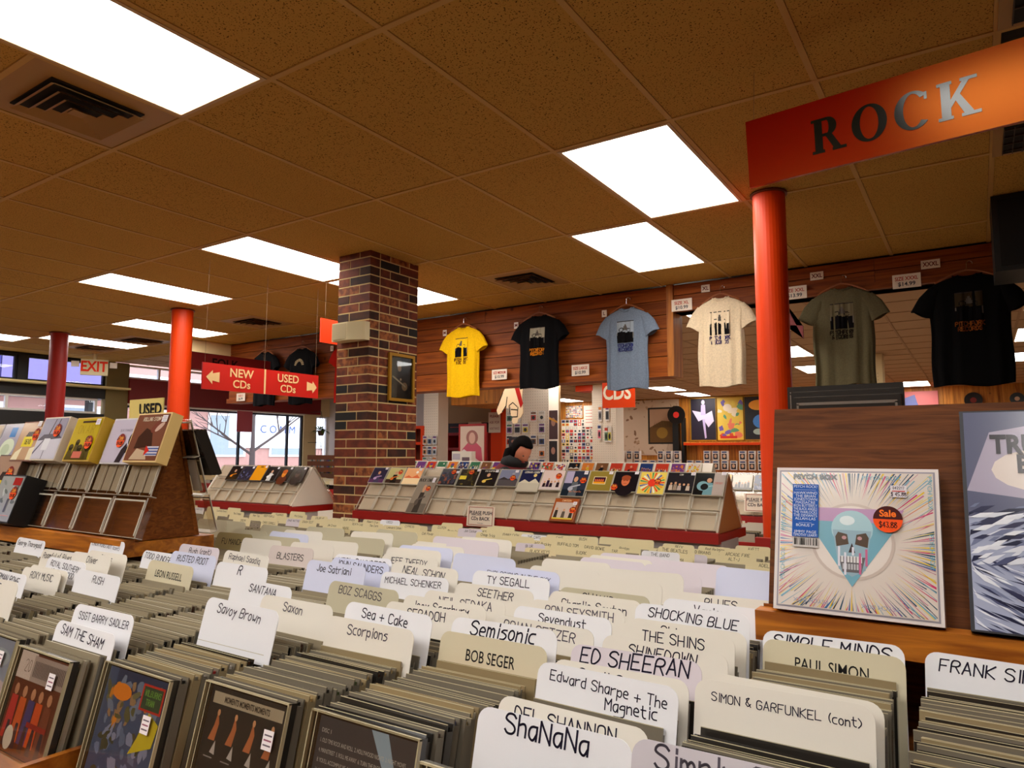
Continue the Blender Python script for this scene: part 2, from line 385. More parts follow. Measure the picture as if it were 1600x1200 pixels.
window(6, 4.56, 5.55, .9, 2.05, [], DK); window(7, 5.65, 8.3, .9, 2.05, [6.75, 7.9], DK); window(8, 8.64, 8.98, .9, 2.05, [], WF)
struct(MB().box(XW-.1, XW+.05, 5.53, 5.67, .9, 2.05).build('trim_8', mat('pine_post', (226,160,90), .5)))
# far walls
struct(MB().box(-10.3, -7.62, 9, 9.1, 0, H).build('wall_pegboard', mat('pegboard', (206,190,176), .7)))
struct(MB().box(-7.62, -7.2, 8.95, 9.1, 0, H).build('wall_partition', GREY))
struct(MB().box(-10.3, -5.5, 10.9, 11.0, 0, H).build('wall_office', mat('tan_wall', (160,126,84), .8)))
wf = struct(MB().box(-10.3, 5, 16.5, 16.6, 0, H+.1).build('wall_far', PINEV))
b = MB()
for k in range(60):
    x = -9.9+k*.2
    if x < 4.8: MB().box(x, x+.19, 16.47, 16.5, 0, H).build('plank', PINEV, wf)
struct(MB().box(4.9, 5, -6, 16.6, 0, H+.1).build('wall_right', mat('right_wall', (120,80,44), .8)))
struct(MB().box(-10.3, 5, -6.1, -6, 0, H+.1).build('wall_front', mat('front_wall', (150,110,70), .8)))
struct(MB().box(-10.3, -9.0, 10.9, 16.5, 0, H).build('wall_store_left', WHITE))

# columns
def pole(x, y, r, lab, m=ORED):
    t = thing('round_column', lab, 'column', (x, y, 0))
    MB().tube((0,0,0), (0,0,H+.02), r, 32).build('column_shaft', m, t, smooth=False)
    b = MB().tube((0,0,H-.012), (0,0,H-.001), r+.012, 32); b.build('column_collar', mat('collar', (120,50,20), .5), t)
    for p in t.children[0].data.polygons: p.use_smooth = len(p.vertices) == 4
pole(.755, 2.40, .09, 'round orange-red column on the right, rising under the ROCK sign')
pole(-5.22, 2.46, .105, 'round orange column on the left in front of the red window band')
pole(-7.86, 2.44, .10, 'round dark red column at far left by the exit sign', mat('column_red', (170,26,12), .45))

# brick pillar
BR = [mat('brick_red', (118,48,20), .8, kind='blotch', c2=(90,34,14), scale=14, bump=.3), mat('brick_dark', (70,32,14), .85, kind='blotch', c2=(46,20,10), scale=14, bump=.3),
      mat('brick_tan', (166,98,50), .85, kind='blotch', c2=(104,50,24), scale=26, bump=.4), mat('brick_black', (20,14,12), .8), mat('brick_brown', (128,62,30), .85, kind='blotch', c2=(92,40,20), scale=20, bump=.3)]
pl = thing('brick_pillar', 'square red and black brick pillar with pale mortar in the middle of the shop', 'pillar', (-2.333, 1.965, 0))
PW, PD = .333, .535
MB().box(.0025, PW-.0025, .0025, PD-.0025, 0, H).build('mortar_core', mat('mortar', (214,186,130), .9), pl)
cr = .0677; hid = MB(); bm_ = {}
def brick_me(dx, dy, k):
    key = (round(dx,3), round(dy,3), k)
    if key not in bm_:
        o = MB().box(0, dx, 0, dy, 0, cr-.010).build('brick', BR[k]); bm_[key] = o.data; bpy.data.objects.remove(o)
    return bm_[key]
for c in range(41):
    z = c*cr+.004; odd = c % 2; g_ = .010; T = .1
    def pick(): return rnd.choices(range(5), [40,14,18,8,20])[0]
    lay = []
    # front face (faces -y) and right face (faces +x)
    if odd: lay = [(0, .1165, 0, T), (.1265, PW, 0, T)]; side = [(.11, .315), (.325, PD)]; 
    else: lay = [(0, .2165, 0, T), (.2265, PW, 0, T)]; side = [(.11, .21), (.22, .425), (.435, PD)]
    for q, (x0, x1, y0, y1) in enumerate(lay):
        k = pick(); ob = link('brick', brick_me(x1-x0, T, k), pl, (x0, rnd.uniform(-.001,.001), z)) if z > .75 else None
        if ob is None: hid.box(x0, x1, y0, y1, z, z+cr-.01)
    for y0, y1 in side:
        k = pick()
        if z > .95: link('brick', brick_me(T, y1-y0, k), pl, (PW-T+rnd.uniform(-.001,.001), y0, z))
        else: hid.box(PW-T, PW, y0, y1, z, z+cr-.01)
    hid.box(0, T, .11, .31, z, z+cr-.01).box(0, T, .32, PD, z, z+cr-.01)
o = hid.build('brick_field', BR[0], pl); o['kind'] = 'stuff'

# outside the street windows
ROAD = mat('street', (150,146,142), .9)
struct(MB().box(-60, -10.4, -30, 50, -.12, -.02).build('ground', ROAD))
t = thing('street_building', 'pink brick building with pale panels and white trim across the street', 'building', (-26, 0, 0))
MB().box(-4, 0, -25, 45, 0, 7).build('building_wall', mat('pink_brick', (176,132,120), .9), t)
for k in range(14):
    y = -6+k*3.2
    o = MB().box(0, .06, y, y+1.9, 1.1, 3.0).build('window_frame', WF, t); MB().box(.06, .09, y+.12, y+1.78, 1.2, 2.9).build('pane', mat('far_pane', (140,150,160), .4), o)
MB().box(0, .5, -25, 45, 3.3, 4.3).build('fascia', mat('pale_fascia', (240,238,240), .7), t)
MB().box(0, .1, 17.4, 23.2, 1.5, 3.3).build('shop_panel', mat('shop_panel', (236,236,240), .6), t); b = MB(); b.M = Matrix.Translation((.12, 20.0, 2.2)) @ Matrix.Rotation(R(90), 4, 'Z'); b.text('C O M M', 0, 0, .36, 0, (60,80,140), align='c'); b.build('lettering', INK, t)
t = thing('street_building', 'added violet upper building seen through the dark clerestory windows at far left', 'building', (-18, 0, 0))  # added so the view through the clerestory panes is dark violet, not white sky
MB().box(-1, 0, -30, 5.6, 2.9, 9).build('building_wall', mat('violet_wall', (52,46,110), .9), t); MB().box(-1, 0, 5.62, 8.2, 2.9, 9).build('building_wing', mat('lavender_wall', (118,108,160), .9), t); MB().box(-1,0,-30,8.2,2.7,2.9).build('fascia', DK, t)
for y in (-20,-8,0,8): MB().box(-.9,-.7,y,y+.2,0,2.7).build('post', DK, t)
t = thing('bare_tree', 'leafless street tree with thin spreading branches outside the shop window', 'tree', (-14.6, 10.3, 0))
def branch(b, p, d, l, r, n):
    q = p+d*l; b.tube(tuple(p), tuple(q), r, 5, r1=r*.7)
    if n == 0: return
    for k in range(3):
        e = (d+Vector((rnd.uniform(-.8,.8), rnd.uniform(-.8,.8), rnd.uniform(-.1,.6)))).normalized(); branch(b, p+d*l*rnd.uniform(.55,1), e, l*.68, r*.6, n-1)
BK_ = mat('bark', (84,70,66), .9)
MB().tube((0,0,0), (0,0,1.4), .09, 8, r1=.07).build('trunk', BK_, t)
b = MB(); branch(b, Vector((0,0,1.35)), Vector((0,0,1)), 1.1, .06, 4); branch(b, Vector((0,0,1.3)), Vector((.3,.6,.5)).normalized(), 1.0, .04, 3); branch(b, Vector((0,0,1.2)), Vector((-.2,-.7,.5)).normalized(), 1.0, .04, 3)
b.build('branches', BK_, t)
t = thing('parked_van', 'pale delivery van parked in the street at far left', 'van', (-17, 2.4, 0))
b = MB().prism([(-2.4,.4),(2.4,.4),(2.4,1.3),(1.7,1.5),(1.2,2.3),(-2.4,2.3)], -1, 1); b.M = Matrix.Identity(4)
o = b.build('van_body', mat('van_white', (232,220,214), .4), t); o.rotation_euler = (0,0,R(90))
for y in (-1.5, 1.5):
    MB().tube((.95, y, .35), (1.08, y, .35), .35, 16).build('wheel', BLACK, t)
MB().box(1.0, 1.02, -1.3, .9, 1.55, 2.1).build('side_window', mat('far_pane2', (60,66,76), .2), t)
# ------------------------------------------------------------------ signs
def sign_letters_serif(b, txt, x, z, h, y, c):
    T = .215; S = .085; yy = [y]      # stem, serif thickness relative to height
    for ch in txt:
        def r(x0, x1, z0, z1): yy[0] -= .00001; b.flat([(x+x0*h, z+z0*h), (x+x1*h, z+z0*h), (x+x1*h, z+z1*h), (x+x0*h, z+z1*h)], yy[0], c)
        def q(p): yy[0] -= .00001; b.flat([(x+a*h, z+d*h) for a, d in p], yy[0], c)
        def ring(cx, cz, rx, rz, tx, tz, a0, a1, n=24):
            for i in range(n):
                t0 = R(a0+(a1-a0)*i/n); t1 = R(a0+(a1-a0)*(i+1)/n)
                q([(cx+rx*math.cos(t0), cz+rz*math.sin(t0)), (cx+rx*math.cos(t1), cz+rz*math.sin(t1)), (cx+(rx-tx)*math.cos(t1), cz+(rz-tz)*math.sin(t1)), (cx+(rx-tx)*math.cos(t0), cz+(rz-tz)*math.sin(t0))])
        if ch == 'R':
            r(.08,.08+T,0,1); r(0,.34,0,S); r(0,.3,1-S,1); r(.2,.42,1-S,1); r(.2,.42,.46,.46+S)
            ring(.42,.73,.27,.27,T,.08,-90,90); q([(.36,.5),(.55,.5),(.82,0),(.62,0)]); r(.55,.92,0,S); w_ = .98
        elif ch == 'O': ring(.45,.5,.45,.52,T,.07,0,360,36); w_ = .98
        elif ch == 'C': ring(.45,.5,.45,.52,T,.07,42,318,30); r(.72,.79,.72,.92); w_ = .92
        else:
            r(.08,.08+T,0,1); r(0,.34,0,S); r(0,.34,1-S,1); q([(.24,.42),(.62,1),(.78,1),(.3,.3)]); q([(.36,.56),(.5,.62),(.84,0),(.62,0)]); r(.52,.95,0,S); r(.52,.9,1-S,1); w_ = 1.0
        x += (w_+.10)*h
def wires(t, pts, r=.0009):
    for k, (x, y, z0, z1) in enumerate(pts):
        MB().tube((x, y, z0), (x+.01, y+.01, z1), r, 4).build('hanging_wire', mat('wire', (120,96,70), .6), t)
SG = mat('sign_red_gloss', (150,6,4), .24, spec=1.0); SG.node_tree.nodes['Principled BSDF'].inputs['Specular Tint'].default_value = lin((255,150,60))
SGO = mat('sign_orange_gloss', (232,52,8), .3)
t = thing('hanging_sign', 'long glossy red wooden hanging sign reading ROCK in black serif letters', 'sign', M=Matrix.Translation((.995, 1.04, 2.295)) @ Matrix.Rotation(R(-6.5), 4, 'Z') @ Matrix.Rotation(R(5), 4, 'X'))
MB().box(0, 1.75, 0, .02, 0, .262).build('sign_board', SG, t)
b = MB(); sign_letters_serif(b, 'ROCK', .245, .062, .128, -.0015, (14,20,12)); b.build('lettering', GLOSSP, t)
wires(t, [(.03,.01,.262,.455),(.9,.01,.262,.455),(1.7,.01,.262,.455)])
t = thing('hanging_sign', 'long red hanging sign reading NEW CDs and USED CDs with two cream arrows', 'sign', (-3.2, 1.42, 1.735), R(90))
MB().box(0, 1.13, 0, .012, 0, .205).build('sign_board', mat('sign_red', (190,22,10), .4), t)
b = MB(); c = (226,186,130)
for s_, x_, z_, h_ in (('NEW',.345,.115,.066),('CDs',.345,.03,.062),('USED',.80,.115,.066),('CDs',.80,.03,.062)): b = MB(); b.text(s_, x_, z_, h_, -.002, c, bold=.02); b.build('lettering', INK, t)
MB().flat([(.03,.095),(.085,.15),(.085,.125),(.145,.14),(.145,.06),(.085,.07),(.085,.04)], -.002, c).build('arrow', INK, t); MB().flat([(1.11,.095),(1.065,.15),(1.06,.125),(1.0,.14),(1.0,.06),(1.06,.07),(1.065,.04)], -.002, c).build('arrow', INK, t)
MB().rect(.555,.572,0,.205,-.002,c).build('centre_stripe', INK, t)
wires(t, [(.02,.006,.2,1.0),(.56,.006,.2,1.0),(1.1,.006,.2,1.0)])
t = thing('hanging_sign', 'dark red hanging sign reading FOLK, half hidden behind the NEW CDs sign', 'sign', (-5.7, 2.7, 2.2), R(90))
MB().box(0, 1.25, 0, .012, 0, .2).build('sign_board', DRED, t)
b = MB(); b.text('FOLK', .62, .05, .1, -.002, (30,4,4), bold=.03); b.build('lettering', INK, t); wires(t, [(.1,.006,.2,.549),(1.15,.006,.2,.549)])
t = thing('hanging_sign', 'plain bright orange-red hanging sign left of the brick pillar', 'sign', (-2.97, 2.36, 2.2), R(90))
MB().box(0, .36, 0, .012, 0, .21).build('sign_board', SGO, t); wires(t, [(.05,.006,.21,.549)])
t = thing('hanging_sign', 'square orange-red hanging sign reading CDS behind the pale blue T-shirt', 'sign', (-2.58, 7, 1.87))
MB().box(0, .48, 0, .012, 0, .36).build('sign_board', ORED, t)
b = MB(); b.text('CDS', .22, .12, .19, -.002, (240,226,200), sx=.8, bold=.03); b.build('lettering', INK, t); wires(t, [(.05,.006,.34,.88),(.44,.006,.34,.88)])
t = thing('hand_sign', 'flat cut-out sign of a fist pointing down, red cuff band, under black T-shirt', 'sign', (-3.65, 6, 1.78))
P = [(.02,.1),(.0,.04),(.03,-.02),(.09,.02),(.16,.11),(.15,.08),(.2,.06),(.23,.09),(.22,-.02),(.26,-.06),(.24,-.1),(.27,-.14),(.33,-.13),(.34,-.08),(.38,-.06),(.42,.0),(.40,.2),(.42,.36),(.16,.36),(.1,.28)]
SK = mat('sign_peach', (250,216,172), .6)
MB().prism(P, 0, .01).build('sign_board', SK, t)
b = MB(); k = (30,20,14)
for (x0,z0,x1,z1) in [(.15,.08,.17,.22),(.22,-.02,.2,.1),(.2,.1,.26,.14),(.26,.14,.33,.08),(.24,-.05,.33,-.05),(.33,-.05,.34,.08),(.23,.05,.33,.04),(.02,.1,.1,.28),(.16,.11,.09,.02)]:
    dx, dz = x1-x0, z1-z0; l = math.hypot(dx,dz); nx, nz = -dz/l*.006, dx/l*.006; b.flat([(x0+nx,z0+nz),(x1+nx,z1+nz),(x1-nx,z1-nz),(x0-nx,z0-nz)], -.002, k)
b.flat([(.28,.36),(.35,.36),(.42,.12),(.38,.06)], -.002, (186,30,20))
b.build('outline', INK, t); wires(t, [(.2,.006,.34,.96)])
t = thing('exit_sign', 'beige illuminated EXIT sign with red letters and two lamp heads, far left', 'sign', (-9.4, 3.62, 2.42), R(62))
MB().box(-.18, .18, 0, .06, 0, .24).build('sign_box', BEIGE, t)
b = MB(); b.text('EXIT', 0, .06, .15, -.003, (240,50,10), sx=.8, bold=.03); b.build('lettering', INK, t)
for s in (-1, 1): MB().box(s*.25-.05, s*.25+.05, -.02, .04, .12, .2).build('lamp_head', WHITE, t)
MB().tube((0,.03,.24),(0,.03,.33),.02,8).build('ceiling_mount', BEIGE, t)
t = thing('used_sign', 'small yellow sign reading USED standing on top of the left CD rack', 'sign', (-.33, -.645, 1.336))
MB().box(0, .17, 0, .004, 0, .062).build('sign_board', mat('pale_yellow', (226,206,120), .6), t)
b = MB(); b.text('USED', .11, .018, .030, -.001, (10,10,10), sx=1.1, bold=.035); b.build('lettering', INK, t)

# ------------------------------------------------------------------ pictures drawn in flat shapes
def art(b, W, Hh, kind, pal, seed, y=-.0012, title=None, tc=(230,226,216)):
    r = random.Random(seed); bgc = pal[0]; L = [y]
    def ly(): L[0] -= .00006; return L[0]
    b.rect(0, W, 0, Hh, y, bgc)
    if kind == 'portrait':
        b.ell(W*.5, Hh*.1, W*.36, Hh*.34, ly(), pal[1]); b.ell(W*.5, Hh*.52, W*.17, Hh*.25, ly(), pal[2]); b.ell(W*.5, Hh*.68, W*.19, Hh*.14, ly(), pal[3])
        b.ell(W*.43, Hh*.54, W*.025, Hh*.014, ly(), (20,14,10), 8); b.ell(W*.57, Hh*.54, W*.025, Hh*.014, ly(), (20,14,10), 8); b.rect(W*.44, W*.56, Hh*.39, Hh*.405, ly(), (90,30,20))
    elif kind == 'group':
        n = r.choice([3,4,5])
        for k in range(n):
            cx = W*(.18+.64*k/(n-1)); hh = Hh*r.uniform(.32,.5)
            b.flat([(cx-W*.075,Hh*.12),(cx+W*.075,Hh*.12),(cx+W*.06,hh),(cx-W*.06,hh)], ly(), pal[1+k % (len(pal)-1)]); b.ell(cx, hh+Hh*.06, W*.045, Hh*.06, ly(), (196,146,110), 10)
        b.rect(0, W, 0, Hh*.13, ly(), pal[-1])
    elif kind == 'abstract':
        for k in range(26):
            b.ell(r.uniform(.06,.94)*W, r.uniform(.06,.9)*Hh, r.uniform(.04,.13)*W, r.uniform(.03,.12)*Hh, ly(), r.choice(pal[1:]), 9, a=r.uniform(0,3), jit=.3, rnd=r)
    elif kind == 'landscape':
        b.rect(0, W, 0, Hh*.4, ly(), pal[1]); b.flat([(0,Hh*.38),(W*.25,Hh*.55),(W*.5,Hh*.42),(W*.75,Hh*.6),(W,Hh*.38)], ly(), pal[2]); b.ell(W*.7, Hh*.75, W*.08, Hh*.08, ly(), pal[3])
    elif kind == 'stripes':
        for k in range(7): b.rect(W*k/7, W*(k+.7)/7, 0, Hh, ly(), pal[1+k % (len(pal)-1)])
    elif kind == 'burst':
        for k in range(24):
            a = 2*PI*k/24; b.flat([(W/2,Hh/2),(W/2+W*.48*math.cos(a),Hh/2+Hh*.48*math.sin(a)),(W/2+W*.48*math.cos(a+.14),Hh/2+Hh*.48*math.sin(a+.14))], ly(), pal[1+k % (len(pal)-1)])
        b.ell(W/2, Hh/2, W*.16, Hh*.18, ly(), pal[1])
    elif kind == 'figure':
        b.rect(0, W, 0, Hh*.25, ly(), pal[1]); b.flat([(W*.32,0),(W*.68,0),(W*.62,Hh*.55),(W*.38,Hh*.55)], ly(), pal[2]); b.ell(W*.5, Hh*.66, W*.09, Hh*.11, ly(), (200,150,116), 12); b.flat([(W*.3,Hh*.3),(W*.75,Hh*.42),(W*.74,Hh*.47),(W*.32,Hh*.37)], ly(), pal[3]); b.ell(W*.36, Hh*.28, W*.11, Hh*.09, ly(), pal[3])
    if title: b.strokes(title, W*.5, Hh*.86, Hh*.075, ly(), tc, .2, .8, align='c')
    return L[0]
def sale(b, x, z, r, y, price=None):
    b.ell(x, z, r, r, y, (252,84,8), 18); b.flat([(x+r*math.cos(R(a)), z+r*math.sin(R(a))) for a in range(0,181,15)], y-.0001, (120,20,4))
    b.strokes('Sale', x, z+r*.12, r*.5, y-.0002, (255,170,60), .24, .9, align='c'); b.strokes(price or '$14.88', x, z-r*.6, r*.42, y-.0002, (20,10,4), .22, .7, align='c')
def sticker(b, x, z, w_, h_, y, lines=2):
    b.rect(x, x+w_, z, z+h_, y, (236,230,232))
    for k in range(lines+1): b.rect(x+w_*.12, x+w_*.88, z+h_*(.2+.25*k), z+h_*(.28+.25*k), y-.0001, (150,90,110) if k == 1 else (110,100,110))
CASE = [mat('case_plastic_%s' % n, c, .12, spec=.6) for n, c in [('clear', (116,108,94)), ('smoke', (44,40,36)), ('tan', (150,132,98))]]
CORE = [mat('case_tray_%s' % n, c, .3) for n, c in [('dark', (18,16,14)), ('grey', (120,112,100)), ('white', (190,180,170)), ('brown', (84,50,26)), ('green', (70,84,40)), ('red', (150,40,40)), ('blue', (60,70,120)), ('straw', (190,160,100))]]
EDGE_GLINT = mat('case_edge_glint', (196,184,150), .1, spec=.7)  # pale colour stands in for bright reflections along the case edges
def rack_cd(x, y, z, a, w_, h_, d, kind, pal, seed, lab, title=None, tc=(230,226,216), sl=None, st=None, spine=(220,210,180), par=None, M=None, grp=None, cat='cd', extra=None):
    # thing: case body, printed front, stickers
    t = thing('cd_case', lab, cat, group=grp, M=M if M is not None else lean(x, y, z, a))
    b = MB(); b.box(0, w_, -d, 0, 0, h_, 0, spine); b.build('case_body', PRINT, t)
    b = MB(); m_ = .004; b.M = Matrix.Translation((m_, -d, m_)); yy = art(b, w_-2*m_, h_-2*m_, kind, pal, seed, -.0008, title, tc)
    if extra: extra(b, w_-2*m_, h_-2*m_, yy-.0001)
    b.build('cover', GLOSSP, t)
    if sl or st:
        if sl: b = MB(); b.M = Matrix.Translation((0, -d-.0035, 0)); sale(b, sl[0]*w_, sl[1]*h_, w_*.13, 0); b.build('sale_sticker', INK, t)
        if st: b = MB(); b.M = Matrix.Translation((0, -d-.0035, 0)); sticker(b, st[0]*w_, st[1]*h_, w_*.15, h_*.13, -.0004); b.build('price_sticker', INK, t)
    return t

# ------------------------------------------------------------------ A-frame display racks
def aframe(name, lab, x0, x1, yf, zb, zt, ytop, yb, board, endm, ledm, pitch=.155, rows=3, led=.035, lz=.035, pockets=True, backp=True, shift=0):
    t = thing(name, lab, 'display rack', (x0, yf, zb)); L_ = x1-x0; hh = zt-zb; dy = ytop-yf; db = yb-yf
    MB().add([(0,.0,0),(L_,.0,0),(L_,dy,hh),(0,dy,hh),(0,.012,0),(L_,.012,0),(L_,dy+.012,hh),(0,dy+.012,hh)], [(0,1,2,3),(7,6,5,4),(0,3,7,4),(1,5,6,2),(3,2,6,7),(0,4,5,1)]).build('front_board', board, t)
    MB().add([(0,db,0),(L_,db,0),(L_,dy+.02,hh),(0,dy+.02,hh),(0,db-.012,0),(L_,db-.012,0),(L_,dy+.012,hh-.01),(0,dy+.012,hh-.01)], [(0,3,2,1),(4,5,6,7),(0,4,7,3),(1,2,6,5)]).build('back_board', board, t)
    for xx in (0, L_-.012):
        o = MB().add([(xx,.012,0),(xx,db-.012,0),(xx,dy+.014,hh-.004),(xx+.012,.012,0),(xx+.012,db-.012,0),(xx+.012,dy+.014,hh-.004)], [(0,1,2),(5,4,3),(0,3,4,1),(1,4,5,2),(2,5,3,0)]).build('end_panel', endm, t)
    MB().box(-.01, L_+.012, -led, 0, -lz, .006).build('front_ledge', ledm, t); MB().box(-.01, L_+.012, 0, db+led, -lz, -.002).build('rack_base', ledm, t)
    if not pockets: return t
    a = math.atan2(dy, hh); S = math.hypot(dy, hh); n = int(L_/pitch+.01); rh = S/rows
    keep = {}
    for side in (0, 1):
        if side and not backp: continue
        for r in range(rows):
            for k in range(n):
                if side and (k < n-2): continue
                key = (side, r)
                if key not in keep:
                    d = .010+.004*(rows-1-r) if r == 0 else .014
                    b = MB(); w_ = pitch-.006; h_ = rh-.004
                    b.box(0, w_, -d-.0015, -d, 0, h_, 0)                       # clear face plate
                    b.box(0, .002, -d, 0, 0, h_, 0).box(w_-.002, w_, -d, 0, 0, h_, 0).box(0, .0015, -d-.002, -d, 0, h_, 1).box(w_-.0015, w_, -d-.002, -d, 0, h_, 1).box(0, w_, -d, 0, 0, .002, 1)
                    b.box(.004, .008, -d-.003, -d-.0015, .006, h_-.006, 1).box(w_-.008, w_-.004, -d-.003, -d-.0015, .006, h_-.006, 1).box(.004, w_-.004, -d-.003, -d-.0015, h_-.01, h_-.006, 1)
                    if r == 1 and board is PANEL:
                        for q in range(3): b.box(w_*(.08+.3*q), w_*(.35+.3*q), -d+.003, -d+.004, .01, h_-.004, 1)
                    if r == 1: b.box(w_*.33, w_*.335, -d-.002, -d-.0015, 0, h_, 1).box(w_*.66, w_*.665, -d-.002, -d-.0015, 0, h_, 1)
                    o = b.build('acrylic_pocket', [ACR, ACRE], t); keep[key] = o.data; bpy.data.objects.remove(o)
                s0 = r*rh
                if side == 0: M = Matrix.Translation((L_-(k+1)*pitch+shift, dy*s0/S-.001, hh*s0/S+.006)) @ Matrix.Rotation(-a, 4, 'X')
                else:
                    a2 = math.atan2(db-dy, hh)
                    M = Matrix.Translation((L_-(n-1-k)*pitch+shift, db-(db-dy)*s0/S+.001, hh*s0/S+.006)) @ Matrix.Rotation(a2, 4, 'X') @ Matrix.Rotation(PI, 4, 'Z')
                link('acrylic_pocket', keep[key], t, M=M)
    return t
def on_rack(x0, yf, zb, zt, ytop, s, lift=.016):     # matrix for something leaning on the sloping front
    dy = ytop-yf; hh = zt-zb; a = math.atan2(dy, hh); S = math.hypot(dy, hh)
    return lambda x, s: Matrix.Translation((x, yf+dy*s/S-lift, zb+hh*s/S+.004)) @ Matrix.Rotation(-a, 4, 'X')

# left wooden rack on the near island
LR = (-3.1, -.012, -.79, 1.035, 1.325, -.70)
aframe('display_rack', 'brown wooden A-frame CD rack with clear pockets on the near CD island, left', LR[0], LR[1], LR[2], LR[3], LR[4], LR[5], -.615, PANEL, PANEL, RAIL, rows=3, shift=.05)
P = on_rack(0, LR[2], LR[3], LR[4], LR[5], 0)
def e_roll(b, W, Hh, y):
    b.flat([(W*.2,Hh*.25),(W*.75,Hh*.3),(W*.62,Hh*.62),(W*.4,Hh*.7),(W*.22,Hh*.5)], y, (60,30,20)); b.ell(W*.75,Hh*.75,W*.22,Hh*.12,y-.0001,(120,60,46),a=.5); b.ell(W*.8,Hh*.72,W*.14,Hh*.06,y-.0002,(206,170,150),a=.6)
    b.flat([(W*.15,Hh*.02),(W*.7,Hh*.02),(W*.6,Hh*.2),(W*.3,Hh*.26)], y-.0001, (196,170,140)); b.rect(W*.62,W*.98,Hh*.1,Hh*.3,y-.0003,(200,196,206))
    for k in range(3): b.rect(W*.62,W*.98,Hh*(.12+.06*k),Hh*(.145+.06*k),y-.0004,(60,80,150))
    b.flat([(W*.58,Hh*.1),(W*.58,Hh*.32),(W*.72,Hh*.21)], y-.0005, (206,40,30))
def e_bridge(b, W, Hh, y):
    b.rect(0,W,Hh*.0,Hh*.5,y,(206,204,216)); b.flat([(0,Hh*.45),(W,Hh*.5),(W*.8,Hh*.62),(W*.2,Hh*.6)], y-.0001, (86,80,92)); b.flat([(W*.4,Hh*.6),(W*.44,Hh*.6),(W*.52,Hh*.98),(W*.5,Hh*.98)], y-.0002, (60,54,66)); b.flat([(W*.6,Hh*.6),(W*.64,Hh*.6),(W*.7,Hh*.98),(W*.68,Hh*.98)], y-.0002, (60,54,66))
    b.rect(W*.3,W*.55,Hh*.22,Hh*.5,y-.0003,(226,226,232)); b.flat([(W*.02,Hh*.1),(W*.3,Hh*.45),(W*.26,Hh*.46),(0,Hh*.16)], y-.0003, (110,104,120)); b.rect(W*.44,W*.46,0,Hh*.2,y-.0004,(90,84,100))
def e_air(b, W, Hh, y):
    b.rect(W*.25,W*.9,Hh*.9,Hh*.95,y,(60,40,16)); b.strokes('ON AIR', W*.5, Hh*.64, Hh*.2, y-.0001, (150,124,12), .06, .8, align='c')
    for cx, cz, r0 in ((.15,.3,.09),(.35,.42,.08),(.5,.28,.1),(.7,.5,.09),(.82,.3,.12)): b.ell(W*cx,Hh*cz,W*r0,Hh*r0*.9,y-.0002,(70,58,20)); b.flat([(W*(cx-.12),0),(W*(cx+.12),0),(W*(cx+.07),Hh*cz),(W*(cx-.07),Hh*cz)], y-.0002, (86,72,22))
    b.rect(W*.3,W*.65,Hh*.04,Hh*.2,y-.0004,(206,110,90))
def e_sil(b, W, Hh, y):
    b.strokes('DEAR STRANGERS', W*.55, Hh*.72, Hh*.05, y, (100,94,110), .12, .8, align='c')
    b.flat([(W*.5,0),(W*.7,0),(W*.8,Hh*.3),(W*.72,Hh*.45),(W*.6,Hh*.3)], y-.0001, (40,34,44)); b.ell(W*.85,Hh*.55,W*.1,Hh*.16,y-.0002,(30,26,36),a=-.3); b.flat([(W*.75,Hh*.2),(W*.95,Hh*.3),(W*.92,Hh*.5),(W*.8,Hh*.5)], y-.0001, (30,26,36))
def e_yl(b, W, Hh, y):
    b.rect(W*.25,W*.75,Hh*.35,Hh*.62,y,(226,206,50)); b.strokes('DEVO', W*.5, Hh*.42, Hh*.12, y-.0001, (40,36,10), .16, .7, align='c'); b.flat([(W*.3,Hh*.62),(W*.7,Hh*.62),(W*.62,Hh*.75),(W*.38,Hh*.75)], y, (60,50,40)); b.flat([(0,0),(W*.3,.0),(W*.35,Hh*.34),(W*.1,Hh*.2)], y, (236,226,190)); b.flat([(W*.7,0),(W,0),(W*.9,Hh*.35),(W*.7,Hh*.3)], y, (236,226,190))
def e_blue(b, W, Hh, y):
    b.rect(W*.4,W*.7,Hh*.65,Hh*.92,y,(40,120,190)); b.ell(W*.5,Hh*.35,W*.34,Hh*.26,y,(214,226,200)); b.ell(W*.45,Hh*.3,W*.2,Hh*.16,y-.0001,(190,206,176))
rows = [(-.097,.150,.128,.030,(120,70,50),'brown boxed CD set on the left rack, rightmost, with a cream spine',e_roll,'ROLLING STONES',(226,206,180),None,(.8,.8),(226,190,120)),
 (-.248,.145,.125,.010,(196,188,206),'lavender CD with black silhouettes on the left rack',e_sil,None,None,(.5,.5),(.85,.82),(200,196,200)),
 (-.410,.145,.125,.030,(190,166,24),'mustard yellow CD box lettered ON AIR on the left rack',e_air,None,None,(.78,.42),(.8,.82),(190,150,30)),
 (-.598,.150,.130,.034,(150,146,164),'pale grey CD box showing bridge towers on the left rack',e_bridge,None,None,(.72,.68),None,(214,200,180)),
 (-.757,.148,.125,.022,(196,160,124),'beige CD box with a yellow label on the left rack',e_yl,None,None,(.78,.66),(.7,.86),(120,70,46)),
 (-.91,.145,.125,.012,(170,166,180),'pale blue and white CD at the left end of the upper rack row',e_blue,None,None,None,None,(190,186,190)),
 (-1.06,.145,.125,.012,(196,176,150),'beige CD at the left picture edge of the upper rack row',e_blue,None,None,None,None,(190,186,190)),
 (-1.21,.145,.125,.012,(150,166,190),'blue CD of the upper rack row outside the left picture edge',e_blue,None,None,None,None,(190,186,190))]
for x, w_, h_, d, bgc, lab, ex, ti, tc_, sl, st, sp in rows:
    rack_cd(0,0,0,0, w_, h_, d, 'plain', [bgc], 1, lab, ti, tc_ or (230,226,216), sl, st, sp, M=P(x, .185), extra=ex)
